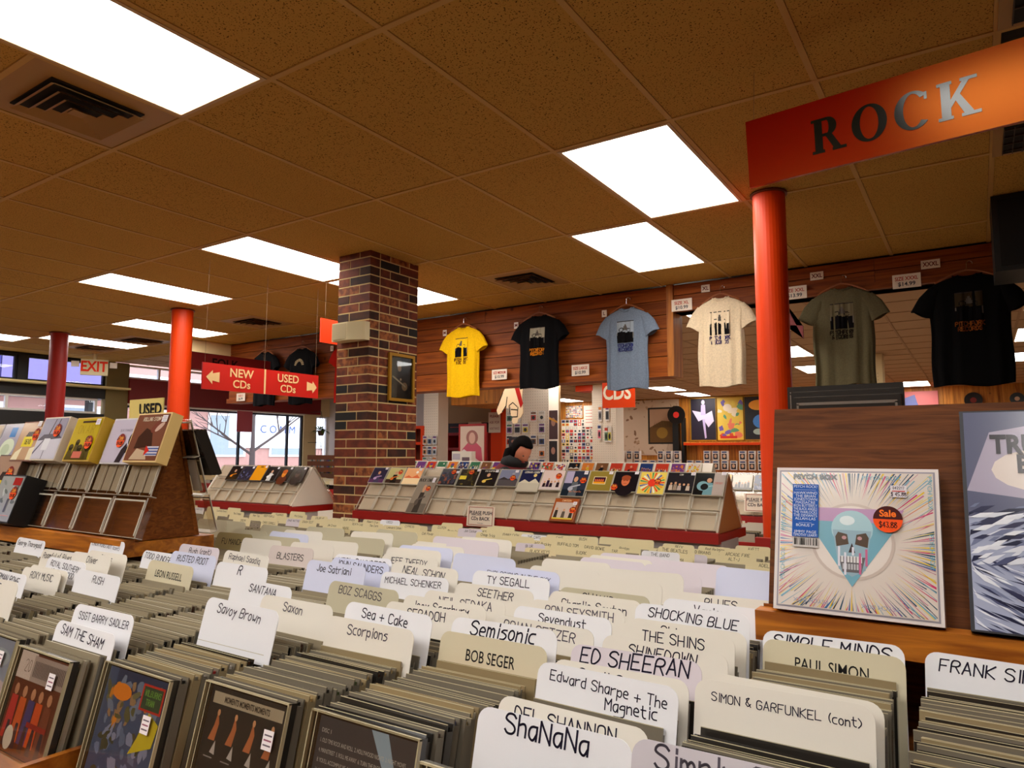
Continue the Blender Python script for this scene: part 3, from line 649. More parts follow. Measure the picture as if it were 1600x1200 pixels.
def e_big(b, W, Hh, y): e_yl(b, W, Hh, y); b.rect(W*.38,W*.6,Hh*.1,Hh*.34,y-.0001,(90,76,56))
def e_sil2(b, W, Hh, y):
    for k in range(12): b.ell(W*rnd.uniform(.1,.9), Hh*rnd.uniform(.3,.9), W*.1, Hh*.04, y-.00003*k, rnd.choice([(140,146,140),(190,196,190),(110,116,110)]), 8, a=rnd.uniform(0,3))
    b.rect(W*.05,W*.95,Hh*.12,Hh*.135,y-.001,(220,160,150)); b.rect(W*.6,W*.95,Hh*.8,Hh*.97,y-.001,(170,40,30)); b.rect(W*.62,W*.7,Hh*.2,Hh*.5,y-.001,(90,90,90))
rack_cd(0,0,0,0,.165,.205,.020,'plain',[(170,140,118)],2,'tall beige CD box with a brown label standing in the lower left rack row',None,sl=(.72,.72),M=P(-.835,.0),extra=e_big,spine=(70,44,26))
rack_cd(0,0,0,0,.145,.135,.055,'plain',[(160,162,158)],3,'silver shrink-wrapped CD box with a thick black side, low on the left rack',None,sl=(.78,.62),M=P(-.662,.0),extra=e_sil2,spine=(8,8,8))
rack_cd(0,0,0,0,.145,.205,.020,'plain',[(150,130,118)],2,'tall grey-beige CD box at the lower left picture edge',None,sl=(.72,.5),M=P(-1.01,.0),extra=e_big,spine=(70,44,26))
# CDs standing in the back pockets of that rack
for k in range(3):
    a2 = math.atan2(.13, .29)
    M = Matrix.Translation((.045-.002*k, -.645+.012*k+.02, 1.19)) @ Matrix.Rotation(a2, 4, 'X') @ Matrix.Rotation(PI, 4, 'Z')
    t = thing('cd_case', 'dark CD case in the back pockets of the left rack end', 'cd', M=M, group='CDs at the back of the left rack')
    MB().box(0,.142,-.010,0,0,.125).build('case_body', CASE[1], t); MB().box(.006,.136,-.011,-.010,.004,.12).build('cover', CORE[0], t)

# right rack with the boxed sets
RX0 = 1.447
t = aframe('display_rack', 'dark brown wooden display rack holding the PSYCH BOX set, near right', RX0, 2.75, -.715, 1.035, 1.312, -.64, -.50, PANEL_DIM, PANEL_DIM, RAIL, pockets=False, led=.03, lz=.032)
MB().box(-.006, .006, .0, .0001, 0, .01).build('edge_strip', PANEL, t)
Pr = on_rack(0, -.715, 1.035, 1.312, -.64, 0, lift=.004)
def psych():
    W = .192; t = thing('box_set', 'white boxed record set with skull and coloured sunburst lettered PSYCH BOX', 'box set', M=Pr(1.461, 0))
    MB().box(0, W, -.028, 0, 0, W-.004, 0, (226,216,212)).box(.004, W-.004, -.0285, -.028, .004, W-.008, 0, (150,144,156)).build('box_body', PRINT, t)
    b = MB(); b.M = Matrix.Translation((.006, -.0292, .006)); w_ = W-.012; h_ = W-.016; r = random.Random(4)
    b.rect(0, w_, 0, h_, 0, (222,210,200)); cx, cz = w_*.49, h_*.47
    pal = [(226,190,60),(70,110,160),(206,60,110),(226,206,120),(60,90,110),(196,120,150),(120,170,190),(40,60,90)]
    for k in range(250):
        a = 2*PI*k/250+r.uniform(-.01,.01); r0 = w_*r.uniform(.27,.42); r1 = w_*r.uniform(.5,.74); da = r.uniform(.003,.010); c = r.choice(pal)
        def pt(rr, aa): return (min(max(cx+rr*math.cos(aa), .001), w_-.001), min(max(cz+rr*math.sin(aa), .001), h_-.001))
        b.flat([pt(r0,a), pt(r1,a-da), pt(r1,a+da)], -.0001-.000001*k, c)
    b.ell(cx, cz+.004, w_*.27, w_*.27, -.0004, (206,190,180), 36); b.ell(cx, cz+.004, w_*.25, w_*.25, -.0005, (232,222,214), 36)
    b.flat([(cx-w_*.33,cz+h_*.26),(cx+w_*.33,cz+h_*.26),(cx,cz-h_*.30)], -.0006, (190,150,190)); b.flat([(cx-w_*.30,cz+h_*.16),(cx+w_*.30,cz+h_*.16),(cx,cz-h_*.30)], -.0007, (120,176,196))
    b.ell(cx, cz+h_*.11, w_*.135, h_*.135, -.0008, (170,206,216), 24); b.flat([(cx-w_*.125,cz+h_*.1),(cx+w_*.125,cz+h_*.1),(cx+w_*.085,cz-h_*.18),(cx,cz-h_*.23),(cx-w_*.085,cz-h_*.18)], -.0009, (150,180,196))
    b.ell(cx-w_*.03, cz+h_*.17, w_*.05, h_*.035, -.0010, (226,240,244))
    for s in (-1, 1): b.flat([(cx+s*w_*.02,cz+h_*.0),(cx+s*w_*.10,cz-h_*.02),(cx+s*w_*.108,cz+h_*.05),(cx+s*w_*.09,cz+h_*.085),(cx+s*w_*.03,cz+h_*.07)], -.0010, (84,68,54)); b.ell(cx+s*w_*.05, cz+h_*.045, w_*.016, h_*.014, -.0011, (196,150,150), 8)
    b.flat([(cx-w_*.022,cz-h_*.06),(cx+w_*.022,cz-h_*.06),(cx,cz+h_*.01)], -.0010, (60,44,44)); b.flat([(cx-w_*.085,cz-h_*.09),(cx+w_*.085,cz-h_*.09),(cx+w_*.06,cz-h_*.2),(cx-w_*.06,cz-h_*.2)], -.00105, (104,100,104))
    for k in range(7): b.rect(cx+(-.07+.02*k)*w_, cx+(-.056+.02*k)*w_, cz-h_*.13, cz-h_*.085, -.0011, (226,226,226)); b.rect(cx+(-.06+.018*k)*w_, cx+(-.048+.018*k)*w_, cz-h_*.18, cz-h_*.14, -.0011, (190,190,196))
    for k, (dx, dz, l_) in enumerate([(-.09,-.02,.14),(.085,-.03,.12),(-.05,-.06,.16),(.045,-.06,.15),(.0,-.02,.06)]): b.rect(cx+dx*w_, cx+(dx+.014)*w_, cz+(dz-l_)*h_, cz+dz*h_, -.0012, (206,110,150) if k % 2 else (226,226,236))
    b.text('PSYCH BOX', w_*.09, h_*.945, h_*.035, -.0013, (20,40,46), align='l', sx=1.15, bold=.05); b.text('PSYCH BOX', w_*.56, h_*.945, h_*.03, -.0013, (110,170,190), align='l', sx=1.1)
    M0 = b.M.copy()
    for (x, z, a) in ((.04, .3, 90), (.04,.66,90), (.965,.86,-90), (.965,.45,-90)):
        b.M = M0 @ Matrix.Translation((w_*x, -.0013, h_*z)) @ Matrix.Rotation(R(-a), 4, 'Y'); b.text('PSYCH BOX', 0, 0, h_*.028, 0, (110,180,200), sx=1.1)
    b.M = M0
    for x in (.22, .66): b.M = M0 @ Matrix.Translation((w_*x, -.0013, h_*.06)) @ Matrix.Rotation(PI, 4, 'Y'); b.text('PSYCH BOX', 0, 0, h_*.028, 0, (150,160,186), sx=1.1)
    b.M = M0; b.build('cover', GLOSSP, t)
    b = MB(); b.M = Matrix.Translation((.006, -.0325, .006)); x0, x1 = w_*.09, w_*.27; b.rect(x0, x1, h_*.50, h_*.90, 0, (30,90,180)); xc = (x0+x1)/2
    for k, s in enumerate(['PSYCH ROCK!','','HAWKWIND','THE BRIAN','JONESTOWN','MASSACRE','IRON BUTTERFLY','THE BLACK ANGELS','THE WARLOCKS','THE DEVIANTS','ALLAH-LAS','','BONUS 7"','','JIMMY PAGE','TIMOTHY LEARY!']):
        if s: 
            b2 = text_mesh(s)[0]; wd = (max(p[0] for p in b2)-min(p[0] for p in b2))/.7*.0036*1.0; b.text(s, xc, h_*(.872-.0245*k), .0036, -.0002, (226,236,250), sx=min(1, (x1-x0)*.9/wd))
    b.rect(x0+.003, x1-.003, h_*.855, h_*.857, -.0002, (200,220,250)); b.rect(x0+.008, x1-.008, h_*.605, h_*.607, -.0002, (200,220,250))
    b.rect(x0+.001, x1, h_*.425, h_*.495, 0, (206,200,196))
    for k in range(26):
        if r.random() < .7: b.rect(x0+.003+k*.0011, x0+.0036+k*.0011+r.random()*.0004, h_*.44, h_*.492, -.0002, (20,20,20))
    b.build('blue_sticker', INK, t)
    b = MB(); b.M = Matrix.Translation((.006, -.033, .006)); x, z, q = w_*.72, h_*.66, w_*.092
    b.ell(x, z, q, q, 0, (250,84,14), 30); b.flat([(x+q*math.cos(R(a)), z+q*math.sin(R(a))) for a in range(0,181,10)], -.0001, (70,12,8)); b.text('Sale', x, z+q*.2, q*.5, -.0002, (255,120,30), bold=.03); b.strokes('$43.88', x, z-q*.62, q*.4, -.0002, (20,10,10), .13, .62, align='c', space=.7)
    b.build('sale_sticker', INK, t)
    b = MB(); b.M = Matrix.Translation((.006, -.033, .006)); b.rect(w_*.74,w_*.84,h_*.82,h_*.905,0,(226,220,226)); b.strokes('042217', w_*.79, h_*.878, h_*.018, -.0002, (70,50,60), .16, .8, align='c'); b.strokes('$ 45.88', w_*.79, h_*.83, h_*.024, -.0002, (70,50,60), .16, .7, align='c'); b.rect(w_*.75,w_*.83,h_*.86,h_*.868,-.0002,(200,90,90))
    b.build('price_sticker', INK, t)
psych()
def trueblue():
    W, Hh = .26, .262; t = thing('box_set', 'tall blue-grey boxed set with water ripples, lettered TRUE TO THE BLUES, right picture edge', 'box set', M=Pr(1.678, 0))
    MB().box(0, W, -.03, 0, 0, Hh, 0, (26,28,40)).build('box_body', PRINT, t)
    b = MB(); b.M = Matrix.Translation((.004, -.0305, .002)); w_ = W-.004; h_ = Hh-.004; r = random.Random(9)
    b.rect(0, w_, 0, h_, 0, (96,100,128)); b.flat([(0,h_*.62),(w_*.1,h_*.9),(w_*.35,h_*.95),(w_*.8,h_*.9),(w_,h_*.6),(w_*.5,h_*.55)], -.00005, (176,168,190)); b.ell(w_*.3, h_*.72, w_*.2, h_*.1, -.0001, (226,214,206)); b.rect(0, w_, 0, h_*.5, -.0001, (170,178,206)); b.ell(w_*.45, h_*.32, w_*.25, h_*.16, -.00015, (214,220,236))
    for k in range(420):
        x = r.uniform(.0,1); z = r.uniform(.0,.56)**1.0; a = -.5*(1-x*1.2)*(1 if z < .3 else -.8)+r.uniform(-.15,.15); l = r.uniform(.02,.09)*w_; c = r.choice([(52,56,86),(80,86,120),(40,44,70),(120,128,160),(226,230,242),(236,240,250)])
        cx, cz = x*w_, z*h_; dx, dz = l*math.cos(a), l*math.sin(a); q = r.uniform(.0006,.0018)
        pts = [(cx-dx,cz-dz),(cx,cz-dz*.5-q),(cx+dx,cz+dz),(cx,cz+dz*.3+q)]; b.flat([(min(max(p,0),w_),min(max(s_,0),h_)) for p, s_ in pts], -.0002-.000001*k, c)
    b.flat([(w_*.42,h_*.5),(w_*.56,h_*.5),(w_*.6,h_*.95),(w_*.52,h_*.95)], -.0008, (206,190,176))
    b.text('TRUE', w_*.10, h_*.80, h_*.085, -.001, (40,34,46), align='l', bold=.04, sx=.8); b.text('TO THE', w_*.34, h_*.80, h_*.03, -.001, (40,34,46), align='l', bold=.03); b.text('BLUES', w_*.20, h_*.71, h_*.08, -.001, (40,34,46), align='l', bold=.04, sx=.85)
    b.build('cover', GLOSSP, t)
trueblue()
# boxes standing behind the top edge of that rack
for k, (x, w_, h_, lab) in enumerate([(1.452,.158,.150,'dark boxed set with a silver rounded frame standing behind the right rack'),(1.462,.15,.140,'black boxed set in the middle behind the right rack'),(1.470,.14,.13,'black boxed set nearest the rack board behind the right rack')]):
    t = thing('box_set', lab, 'box set', M=Matrix.Translation((x, -.575-.022*k, 1.20)))
    MB().box(0,w_,0,.018,0,h_).build('box_body', mat('box_dark',(30,28,26),.3), t)
    MB().box(.004,w_-.004,-.001,.0,h_-.012,h_-.008).box(.004,.007,-.001,0,.01,h_-.01).box(w_-.007,w_-.004,-.001,0,.01,h_-.01).build('silver_frame', mat('silver',(150,146,140),.25,.6), t)

# ------------------------------------------------------------------ near CD island
BY0, BY1, ZB = -1.36, -.10, .862
t = thing('cd_bin_island', 'long brown wooden island of CD bins nearest the camera', 'display counter', (0, 0, 0))
MB().box(-3.6, 2.8, BY0+.06, BY1-.02, .08, ZB).build('bin_base', PANEL, t); MB().box(-3.5, 2.7, BY0+.1, BY1-.08, 0, .08).build('plinth', BLACK, t)
MB().box(-3.6, 2.8, BY1-.02, BY1, .5, .93).build('back_rail', RAIL, t)
MB().box(-3.6, 2.8, BY0-.02, BY0+.06, .80, .872).build('front_rail', RAIL, t)
CL = [1.635-.17*k for k in range(-5, 30)]
for c in CL: MB().box(c-.019, c-.009, BY0, -.80, ZB, .893).build('partition', RAIL, t)
t0 = t
# supports carrying the racks
MB().box(LR[0]+.02, LR[1]-.02, -.66, -.62, ZB, .998).build('rack_support', PANEL, t0)
MB().box(RX0+.02, 2.7, -.56, -.52, ZB, 1.003).build('rack_support', PANEL, t0)
def cards(lst): pass
CARDC = dict(w=(240,240,244), c=(234,228,216), b=(216,220,244), t=(196,188,160), l=(224,214,222), p=(214,204,174), g=(206,200,208), L=(222,208,202), F=(150,134,90), y=(232,218,172))
CARDM = {k: mat('divider_card_'+n, v, .55, spec=.3) for (k, v), n in zip(CARDC.items(), ['white','cream','bluish','tan','lilac','buff','grey','pinkish','olive','yellow'])}
TINT = dict(w='white', c='cream', b='bluish white', t='tan', l='lilac white', p='buff', g='pale grey', L='pinkish cream', F='olive', y='yellowish')
cmesh = {}
def card_mesh(k, W=.155, Hh=.165):
    key = (k, W, Hh)
    if key not in cmesh:
        r = .013; P = [(0,0),(W,0)]+[(W-r+r*math.cos(R(a)), Hh-r+r*math.sin(R(a))) for a in range(0,91,18)]+[(r-r*math.sin(R(a)), Hh-r+r*math.cos(R(a))) for a in range(0,91,18)]
        o = MB().prism(P, -.0004, .0004).build('divider_card', CARDM[k]); cmesh[key] = o.data; bpy.data.objects.remove(o)
    return cmesh[key]
LEAN = R(13)
def num(n): return ['first','second','third','fourth','fifth','sixth','seventh','eighth','ninth','tenth','eleventh','twelfth','thirteenth','fourteenth','fifteenth','sixteenth'][n] if n < 16 else 'far'
def describe(txt, k):
    s = txt.replace('|', ' '); ws = [q for q in s.split() if q[0].isalpha()]
    style = 'printed block capitals' if k == 'p' else ('handwritten capitals' if s.upper() == s else 'handwritten lower-case')
    ini = ''.join(q[0].upper() for q in ws[:3]) or s[0]
    return f'{TINT[k]} divider card, {style}, initial{"s" if len(ws) > 1 else ""} {ini}'
def div_card(c, Y, z, txt, k, ink=(24,20,34), lab=None, group=None, where='', h=None, facing=1):
    Hh = .165; dz = Hh*math.cos(LEAN); x = c-.004+rnd.uniform(-.002,.002)
    M = Matrix.Translation((x, Y-Hh*math.sin(LEAN), z-dz)) @ Matrix.Rotation(-LEAN, 4, 'X') @ Matrix.Rotation(R(rnd.uniform(-1,1)), 4, 'Y')
    o = link('divider_card', card_mesh(k), M=M); tag(o, lab, 'divider card', group)
    if txt:
        b = MB(); r = random.Random(hash(txt) % 999 if False else sum(map(ord, txt)))
        ls = txt.split('|')
        if k == 'p': 
            v = text_mesh(txt, .02)[0]; b.text(txt, .0775, Hh-.030, .0135, -.0007, ink, sx=.74, bold=.006)
        else:
            hh = h or .0120
            for q, s in enumerate(ls):
                n = len(s); sx = .95
                hq = min(hh, .128/MB().measure(s, 1.0, sx));
                off = .0775+r.uniform(-.006,.006)+(.03 if q and len(ls) == 3 else 0)
                M0 = b.M.copy(); b.M = Matrix.Translation((off, 0, Hh-.0185-.0145*q)) @ Matrix.Rotation(R(r.uniform(-1.5,2.5)), 4, 'Y')
                b.strokes(s, 0, 0, hq, -.0007, ink, .12, sx, rnd=r, align='c', slant=r.choice([0,0,.15]), jit=.3); b.M = M0
        b.build('lettering', INK, o)
    return o
# ------------------------------------------------------------------ divider cards and CDs of the near island
CARDS_A = [
(1.635, -0.767, 1.023, 'FRANK SINATRA', 'w'),
(1.465, -0.793, 1.028, 'SIMPLE MINDS', 'w'),
(1.465, -0.797, 1.019, 'PAUL SIMON', 'p'),
(1.465, -1.038, 1.032, 'SIMON & GARFUNKEL (cont)', 'c'),
(1.465, -1.013, 1.032, 'SIMON & GARFUNKEL', 'c'),
(1.465, -1.194, 1.028, 'Simply Red', 'g'),
(1.295, -1.166, 1.012, 'ShaNaNa', 'w'),
(1.295, -1.133, 1.013, 'DEL SHANNON', 'c'),
(1.295, -1.059, 1.027, 'Edward Sharpe + The|Magnetic|Zeros', 'w'),
(1.295, -1.02, 1.02, 'Swell Season', 'c'),
(1.295, -0.975, 1.026, 'ED SHEERAN', 'l'),
(1.295, -0.908, 1.024, 'SHINEDOWN', 'c'),
(1.295, -0.863, 1.029, 'THE SHINS', 'c'),
(1.295, -0.823, 1.028, 'Shivaree', 'c'),
(1.295, -0.794, 1.042, 'SHOCKING BLUE', 'w'),
(1.295, -0.702, 1.034, 'Various', 'w'),
(1.295, -0.645, 1.034, 'BLUES', 'c'),
(1.125, -1.008, 1.025, 'BOB SEGER', 'p'),
(1.125, -0.987, 1.038, 'Semisonic', 'w'),
(1.125, -0.9, 1.026, 'BRIAN SETZER', 'c'),
(1.125, -0.845, 1.028, 'Sevendust', 'w'),
(1.125, -0.798, 1.029, 'RON SEXSMITH', 'c'),
(1.125, -0.75, 1.031, 'Charlie Sexton', 'c'),
(1.125, -0.738, 1.032, 'The Shaggs', 'c'),
(1.125, -0.707, 1.033, 'SHAKIRA', 't'),
(0.955, -1.042, 1.029, 'Scorpions', 'c'),
(0.955, -1.012, 1.043, 'Sea + Cake', 'w'),
(0.955, -0.929, 1.029, 'SEBADOH', 'c'),
(0.955, -0.891, 1.032, 'Joey Scarbury', 'c'),
(0.955, -0.843, 1.032, 'NEIL SEDAKA', 'c'),
(0.955, -0.76, 1.031, 'SEETHER', 'c'),
(0.955, -0.713, 1.045, 'TY SEGALL', 'w'),
(0.955, -0.688, 1.053, 'EXPLOSIONS IN THE SKY', 'b'),
(0.785, -1.113, 1.047, 'Savoy Brown', 'w'),
(0.785, -1.02, 1.035, 'Saxon', 'c'),
(0.785, -0.886, 1.036, 'BOZ SCAGGS', 't'),
(0.785, -0.763, 1.034, 'MICHAEL SCHENKER', 'w'),
(0.785, -0.737, 1.049, 'NEAL SCHON', 'c'),
(0.615, -0.585, 1.033, 'JEFF TWEEDY', 'c'),
(0.615, -1.229, 1.016, 'SAM THE SHAM', 'w'),
(0.615, -1.204, 1.033, 'SSGT BARRY SADLER', 'w'),
(0.615, -0.951, 1.034, 'SANTANA', 'w'),
(0.615, -0.79, 1.045, 'Joe Satriani', 'b'),
(0.615, -0.727, 1.042, 'JOHN SAUNDERS', 'b'),
(0.615, -0.718, 1.047, 'MERL SAUNDERS', 'w'),
(0.445, -0.866, 1.036, 'R', 'w'),
(0.275, -0.733, 1.031, 'Raphael Saadiq', 'c'),
(0.275, -0.907, 1.031, 'LEON RUSSELL', 'p'),
(0.275, -0.857, 1.043, 'RUSTED ROOT', 'b'),
(0.105, -0.824, 1.028, 'TODD RUNDGREN', 'w'),
(0.105, -0.734, 1.033, 'Rush (cont)', 'l'),
(0.275, -1.045, 1.031, 'RUSH', 'w'),
(-0.131, -0.822, 1.039, 'LINDA RONSTADT (cont)', 'w'),
(0.105, -0.942, 1.041, 'Rivers', 'c'),
(0.105, -0.974, 1.042, 'Oliver', 'c'),
(0.105, -1.064, 1.022, 'ROXY MUSIC', 'c'),
(0.105, -1.022, 1.037, 'ROYAL SOUTHERN|BROTHERHOOD', 'w'),
(-0.065, -0.958, 1.033, 'Roomful of Blues', 'c'),
(-0.405, -0.874, 1.029, 'George Thorogood', 'w'),
(0.105, -1.053, 1.025, 'Rory Gallagher', 'c'),
(0.105, -1.123, 1.028, 'NORMAN ROWE', 'w'),
(0.275, -1.204, 1.042, 'ROWE', 'c')]
CARDS_BACK = [
(-0.08, -0.369, 1.039, 't'),(0.09, -0.469, 1.039, 'b'),(0.09, -0.422, 1.038, 'c'),(0.26, -0.365, 1.025, 't'),(0.26, -0.456, 1.025, 'c'),(0.26, -0.535, 1.028, 'c'),(0.26, -0.596, 1.026, 'L'),(0.09, -0.554, 1.029, 'c'),(0.09, -0.493, 1.028, 't'),(0.26, -0.333, 1.036, 'c'),(0.26, -0.239, 1.034, 't'),(0.43, -0.192, 1.021, 'l'),(0.6, -0.346, 1.042, 'l'),(0.6, -0.29, 1.04, 'c'),(0.43, -0.269, 1.015, 'c'),(0.6, -0.475, 1.041, 'c'),(0.6, -0.512, 1.042, 'b'),(0.6, -0.554, 1.042, 'c'),(0.77, -0.536, 1.041, 'b'),(0.77, -0.538, 1.028, 'c'),(0.94, -0.455, 1.033, 'c'),(0.94, -0.507, 1.026, 'c'),(1.11, -0.622, 1.041, 'c'),(0.94, -0.293, 1.017, 'l'),(0.94, -0.255, 1.018, 'c'),(1.11, -0.516, 1.036, 'c'),(1.11, -0.44, 1.028, 'l'),(1.11, -0.327, 1.02, 'l'),(1.11, -0.26, 1.021, 'l'),(0.94, -0.193, 1.015, 'l'),(1.28, -0.396, 1.039, 'b'),(-0.08, -0.51, 1.029, 'F'),(-0.42, -0.351, 1.037, 't'),(-0.42, -0.359, 1.021, 't'),(-0.42, -0.286, 1.028, 't'),(-0.08, -0.465, 1.034, 't'),(0.09, -0.34, 1.039, 't')]
CARDS_B = [
(-3.33, 1.472, 0.84),(-2.99, 1.445, 0.843),(-2.65, 1.329, 0.847),(-2.14, 1.004, 0.853),(-2.48, 1.36, 0.84),(-2.31, 1.329, 0.846),(-2.31, 1.411, 0.849),(-1.97, 1.258, 0.839),(-2.14, 1.432, 0.847),(-1.97, 1.458, 0.841),(-1.97, 1.071, 0.841),(-1.46, 1.106, 0.851),(-1.63, 1.391, 0.854),(-1.46, 1.415, 0.849),(-1.29, 1.393, 0.856),(-1.46, 1.169, 0.835),(-1.29, 1.257, 0.848),(-1.12, 1.374, 0.844),(-1.12, 1.237, 0.848),(-0.95, 1.463, 0.839),(-0.78, 1.369, 0.836),(-0.61, 1.269, 0.857),(-0.61, 1.348, 0.851),(-0.61, 1.292, 0.835),(-0.44, 1.192, 0.855),(-0.44, 0.964, 0.857),(-0.44, 1.397, 0.836),(-0.78, 1.129, 0.846),(-0.27, 1.351, 0.841),(-0.1, 1.313, 0.852),(0.07, 1.232, 0.865),(-0.1, 1.141, 0.844),(0.07, 1.088, 0.855),(0.24, 1.008, 0.864),(0.24, 1.324, 0.826),(-0.1, 1.042, 0.84),(0.07, 0.85, 0.852),(0.24, 0.89, 0.855),(0.24, 1.166, 0.831),(0.41, 1.547, 0.821),(0.58, 1.058, 0.872),(0.41, 1.381, 0.817),(0.58, 0.9, 0.872),(0.58, 1.365, 0.831),(0.58, 1.545, 0.824),(0.75, 1.572, 0.833),(0.75, 1.324, 0.838),(0.75, 1.27, 0.825),(0.58, 1.036, 0.839),(0.58, 1.208, 0.83),(0.92, 1.094, 0.837),(-1.8, 1.221, 0.843),(-1.46, 1.294, 0.843)]

used_c = {}; seen = {}
for c, Y, z, txt, k in CARDS_A:
    used_c.setdefault(c, []).append(Y-.037)
    n = round((1.635-c)/.17)
    lab = describe(txt, k)
    if (lab, n) in seen: lab = lab+' (rear)'
    seen[(lab, n)] = 1
    lab += f', {num(n)} CD row from right'
    if k == 'p': ink = (20,16,16)
    elif txt in ('Raphael Saadiq','Scorpions','Saxon','Savoy Brown','NEIL SEDAKA','BRIAN SETZER','RON SEXSMITH','BOZ SCAGGS','Simply Red','RUSH'): ink = (84,78,90)
    else: ink = (26,20,44)
    div_card(c, Y, z, txt, k, ink, lab, h=.0165 if txt in ('ShaNaNa','ED SHEERAN','SIMPLE MINDS','FRANK SINATRA','Semisonic','R','Simply Red') else .0105 if '|' in txt else .0120)
# far half of the same island: the cards face away, so we see blank backs
def back_card(c, Y, z, k, txt=None, lab=None, group=None):
    o = div_card(c, Y, z, None, k, lab=lab, group=group)
    Hh = .165
    if txt: b = MB(); b.strokes(txt, .0775, Hh-.03, min(.014, .12/MB().measure(txt, 1.0, .95)), -.0007, (24,20,20), .12, .95, align='c', rnd=rnd); b.build('lettering', INK, o)
    return o
used_b = {}
for c, Y, z, k in CARDS_BACK:
    used_b.setdefault(c, []).append(Y)
    if k == 'L': back_card(c, Y, z, 'L', 'BLASTERS', 'pinkish cream divider card, one word in handwritten capitals starting B, among blank cards')
    elif k == 'F': back_card(c, Y, z, 'F', 'FU MANCHU', 'olive divider card, two words in handwritten capitals, initials F M, beside left rack end')
    else: back_card(c, Y, z, k, None, f'blank {TINT[k]} divider card, back view, far half, {num(max(0,round((1.62-c)/.17)))} row from right', f'blank {TINT[k]} divider cards')
cdm = {}
def cd_meshes(a, b):
    if (a, b) not in cdm:
        W, Hh = .142, .125
        o = MB().box(0,W,-.0104,-.0088,0,Hh).box(0,W,-.0016,0,0,Hh).box(0,.004,-.0088,-.0016,0,Hh).box(W-.003,W,-.0088,-.0016,.006,Hh-.006).box(0,W,-.0106,-.0098,Hh,Hh+.0006,1).box(0,W,-.0008,0,Hh,Hh+.0004,1 if b % 2 else 0).build('cd_case', [CASE[a], EDGE_GLINT])  # thin pale top strips are painted edge highlights
        o2 = MB().box(.005,W-.004,-.0084,-.002,.002,Hh-.003).build('tray', CORE[b], o)
        cdm[(a, b)] = (o.data, o2.data); bpy.data.objects.remove(o2); bpy.data.objects.remove(o)
    return cdm[(a, b)]
def cdM(c, yb, zb, j=1.0, ln=LEAN): 
    return Matrix.Translation((c+rnd.uniform(-.003,.003)*j, yb, zb+rnd.uniform(0,.004)*j)) @ Matrix.Rotation(-(ln+R(rnd.uniform(-1.2,1.2))), 4, 'X') @ Matrix.Rotation(R(rnd.uniform(-.6,.6)), 4, 'Y')
FRONT = {1.635:-1.26,1.465:-1.26,1.295:-1.272,1.125:-1.238,.955:-1.243,.785:-1.268,.615:-1.295,.445:-1.285,.275:-1.29}
allcd = []
for c in [round(1.635-.17*k, 3) for k in range(-3, 17)]:
    y = FRONT.get(c, -1.29)+.0125; ys = sorted(used_c.get(c, []))
    back = -.655 if 0 < c < 1.4 else -.80
    if c < -.5: y = -1.1
    while y < back:
        if c == 1.295 and y < -1.105: y += .01; continue
        if any(abs(y-q+.005) < .0075 for q in ys): y += .004; continue
        allcd.append(((c-CX)**2+(y-CY)**2, c, y)); y += .0116+rnd.uniform(0,.0012)
allcd.sort(); stuff = MB(); cdcol = [(110,104,92),(150,134,100),(44,38,34),(20,18,18),(90,76,60),(180,170,150),(70,46,34),(24,22,20)]
for n, (d, c, y) in enumerate(allcd):
    if n < 280:
        q = sorted(v for v in used_c.get(c, []) if v > y)
        row = round((1.635-c)/.17)
        if q: tx = [t[3] for t in CARDS_A if t[0] == c and abs(t[1]-.037-q[0]) < 1e-6][0]; ws = [w_ for w_ in tx.replace('|', ' ').split() if w_[0].isalpha()]; wh = 'before card %s' % ''.join(w_[0].upper() for w_ in ws[:3])
        else: wh = 'behind all lettered cards'
        lab = f'CD case filed on edge {wh}, {num(max(row,0))} row from right'
        CN = ['clear','smoky','tan']; BN = ['black','grey','white','brown','green','red','blue','straw']
        if row < 0: lab = 'CD case filed on edge in the bin beyond the right picture edge'
        a = rnd.choices((0,1,2), (6,3,3))[0]; bb = rnd.choices(range(8), (8,4,3,3,1,1,1,3))[0]
        lab = lab.replace('CD case filed on edge', f'{CN[a]} CD case with {BN[bb]} tray'); m1, m2 = cd_meshes(a, bb); o = link('cd_case', m1, M=cdM(c, y, ZB+.004)); link('tray', m2, o); tag(o, lab, 'cd', f'CDs {wh} in row {row+1 if row >= 0 else "right"}'.replace('row right', 'the outer row'))
    else:
        stuff.M = cdM(c, y, ZB+.004); cc = rnd.choice(cdcol)
        stuff.box(0,.142,-.0104,-.0086,0,.125,0,(150,138,114)).box(0,.142,-.0104,-.0098,.125,.1256,0,rnd.choice([(226,216,190),(150,138,114),(190,176,140)])).box(.003,.139,-.0086,-.002,.001,.1235,0,cc).box(0,.142,-.002,0,0,.125,0,(112,102,84))  # pale top strip paints in the edge highlight
# far half, filed facing the other aisle
for c in [round(1.62-.17*k, 3) for k in range(-3, 26)]:
    y = -.60
    while y < -.15:
        if rnd.random() < .93:
            stuff.M = Matrix.Translation((c, y+.02, ZB+.004)) @ Matrix.Rotation(-LEAN, 4, 'X'); cc = rnd.choice(cdcol)
            stuff.box(0,.142,-.0104,-.0086,0,.122,0,(150,138,114)).box(.003,.139,-.0086,-.002,.001,.1205,0,cc).box(0,.142,-.002,0,0,.122,0,(112,102,84))
        y += .0125
PP = print_mat('packed_plastic', .18)
MBEXTRA.append(PP)
o = stuff.build('packed_cds', PP); tag(o, 'tightly packed CD cases filling the farther bins of the near island', 'cds', kind='stuff')
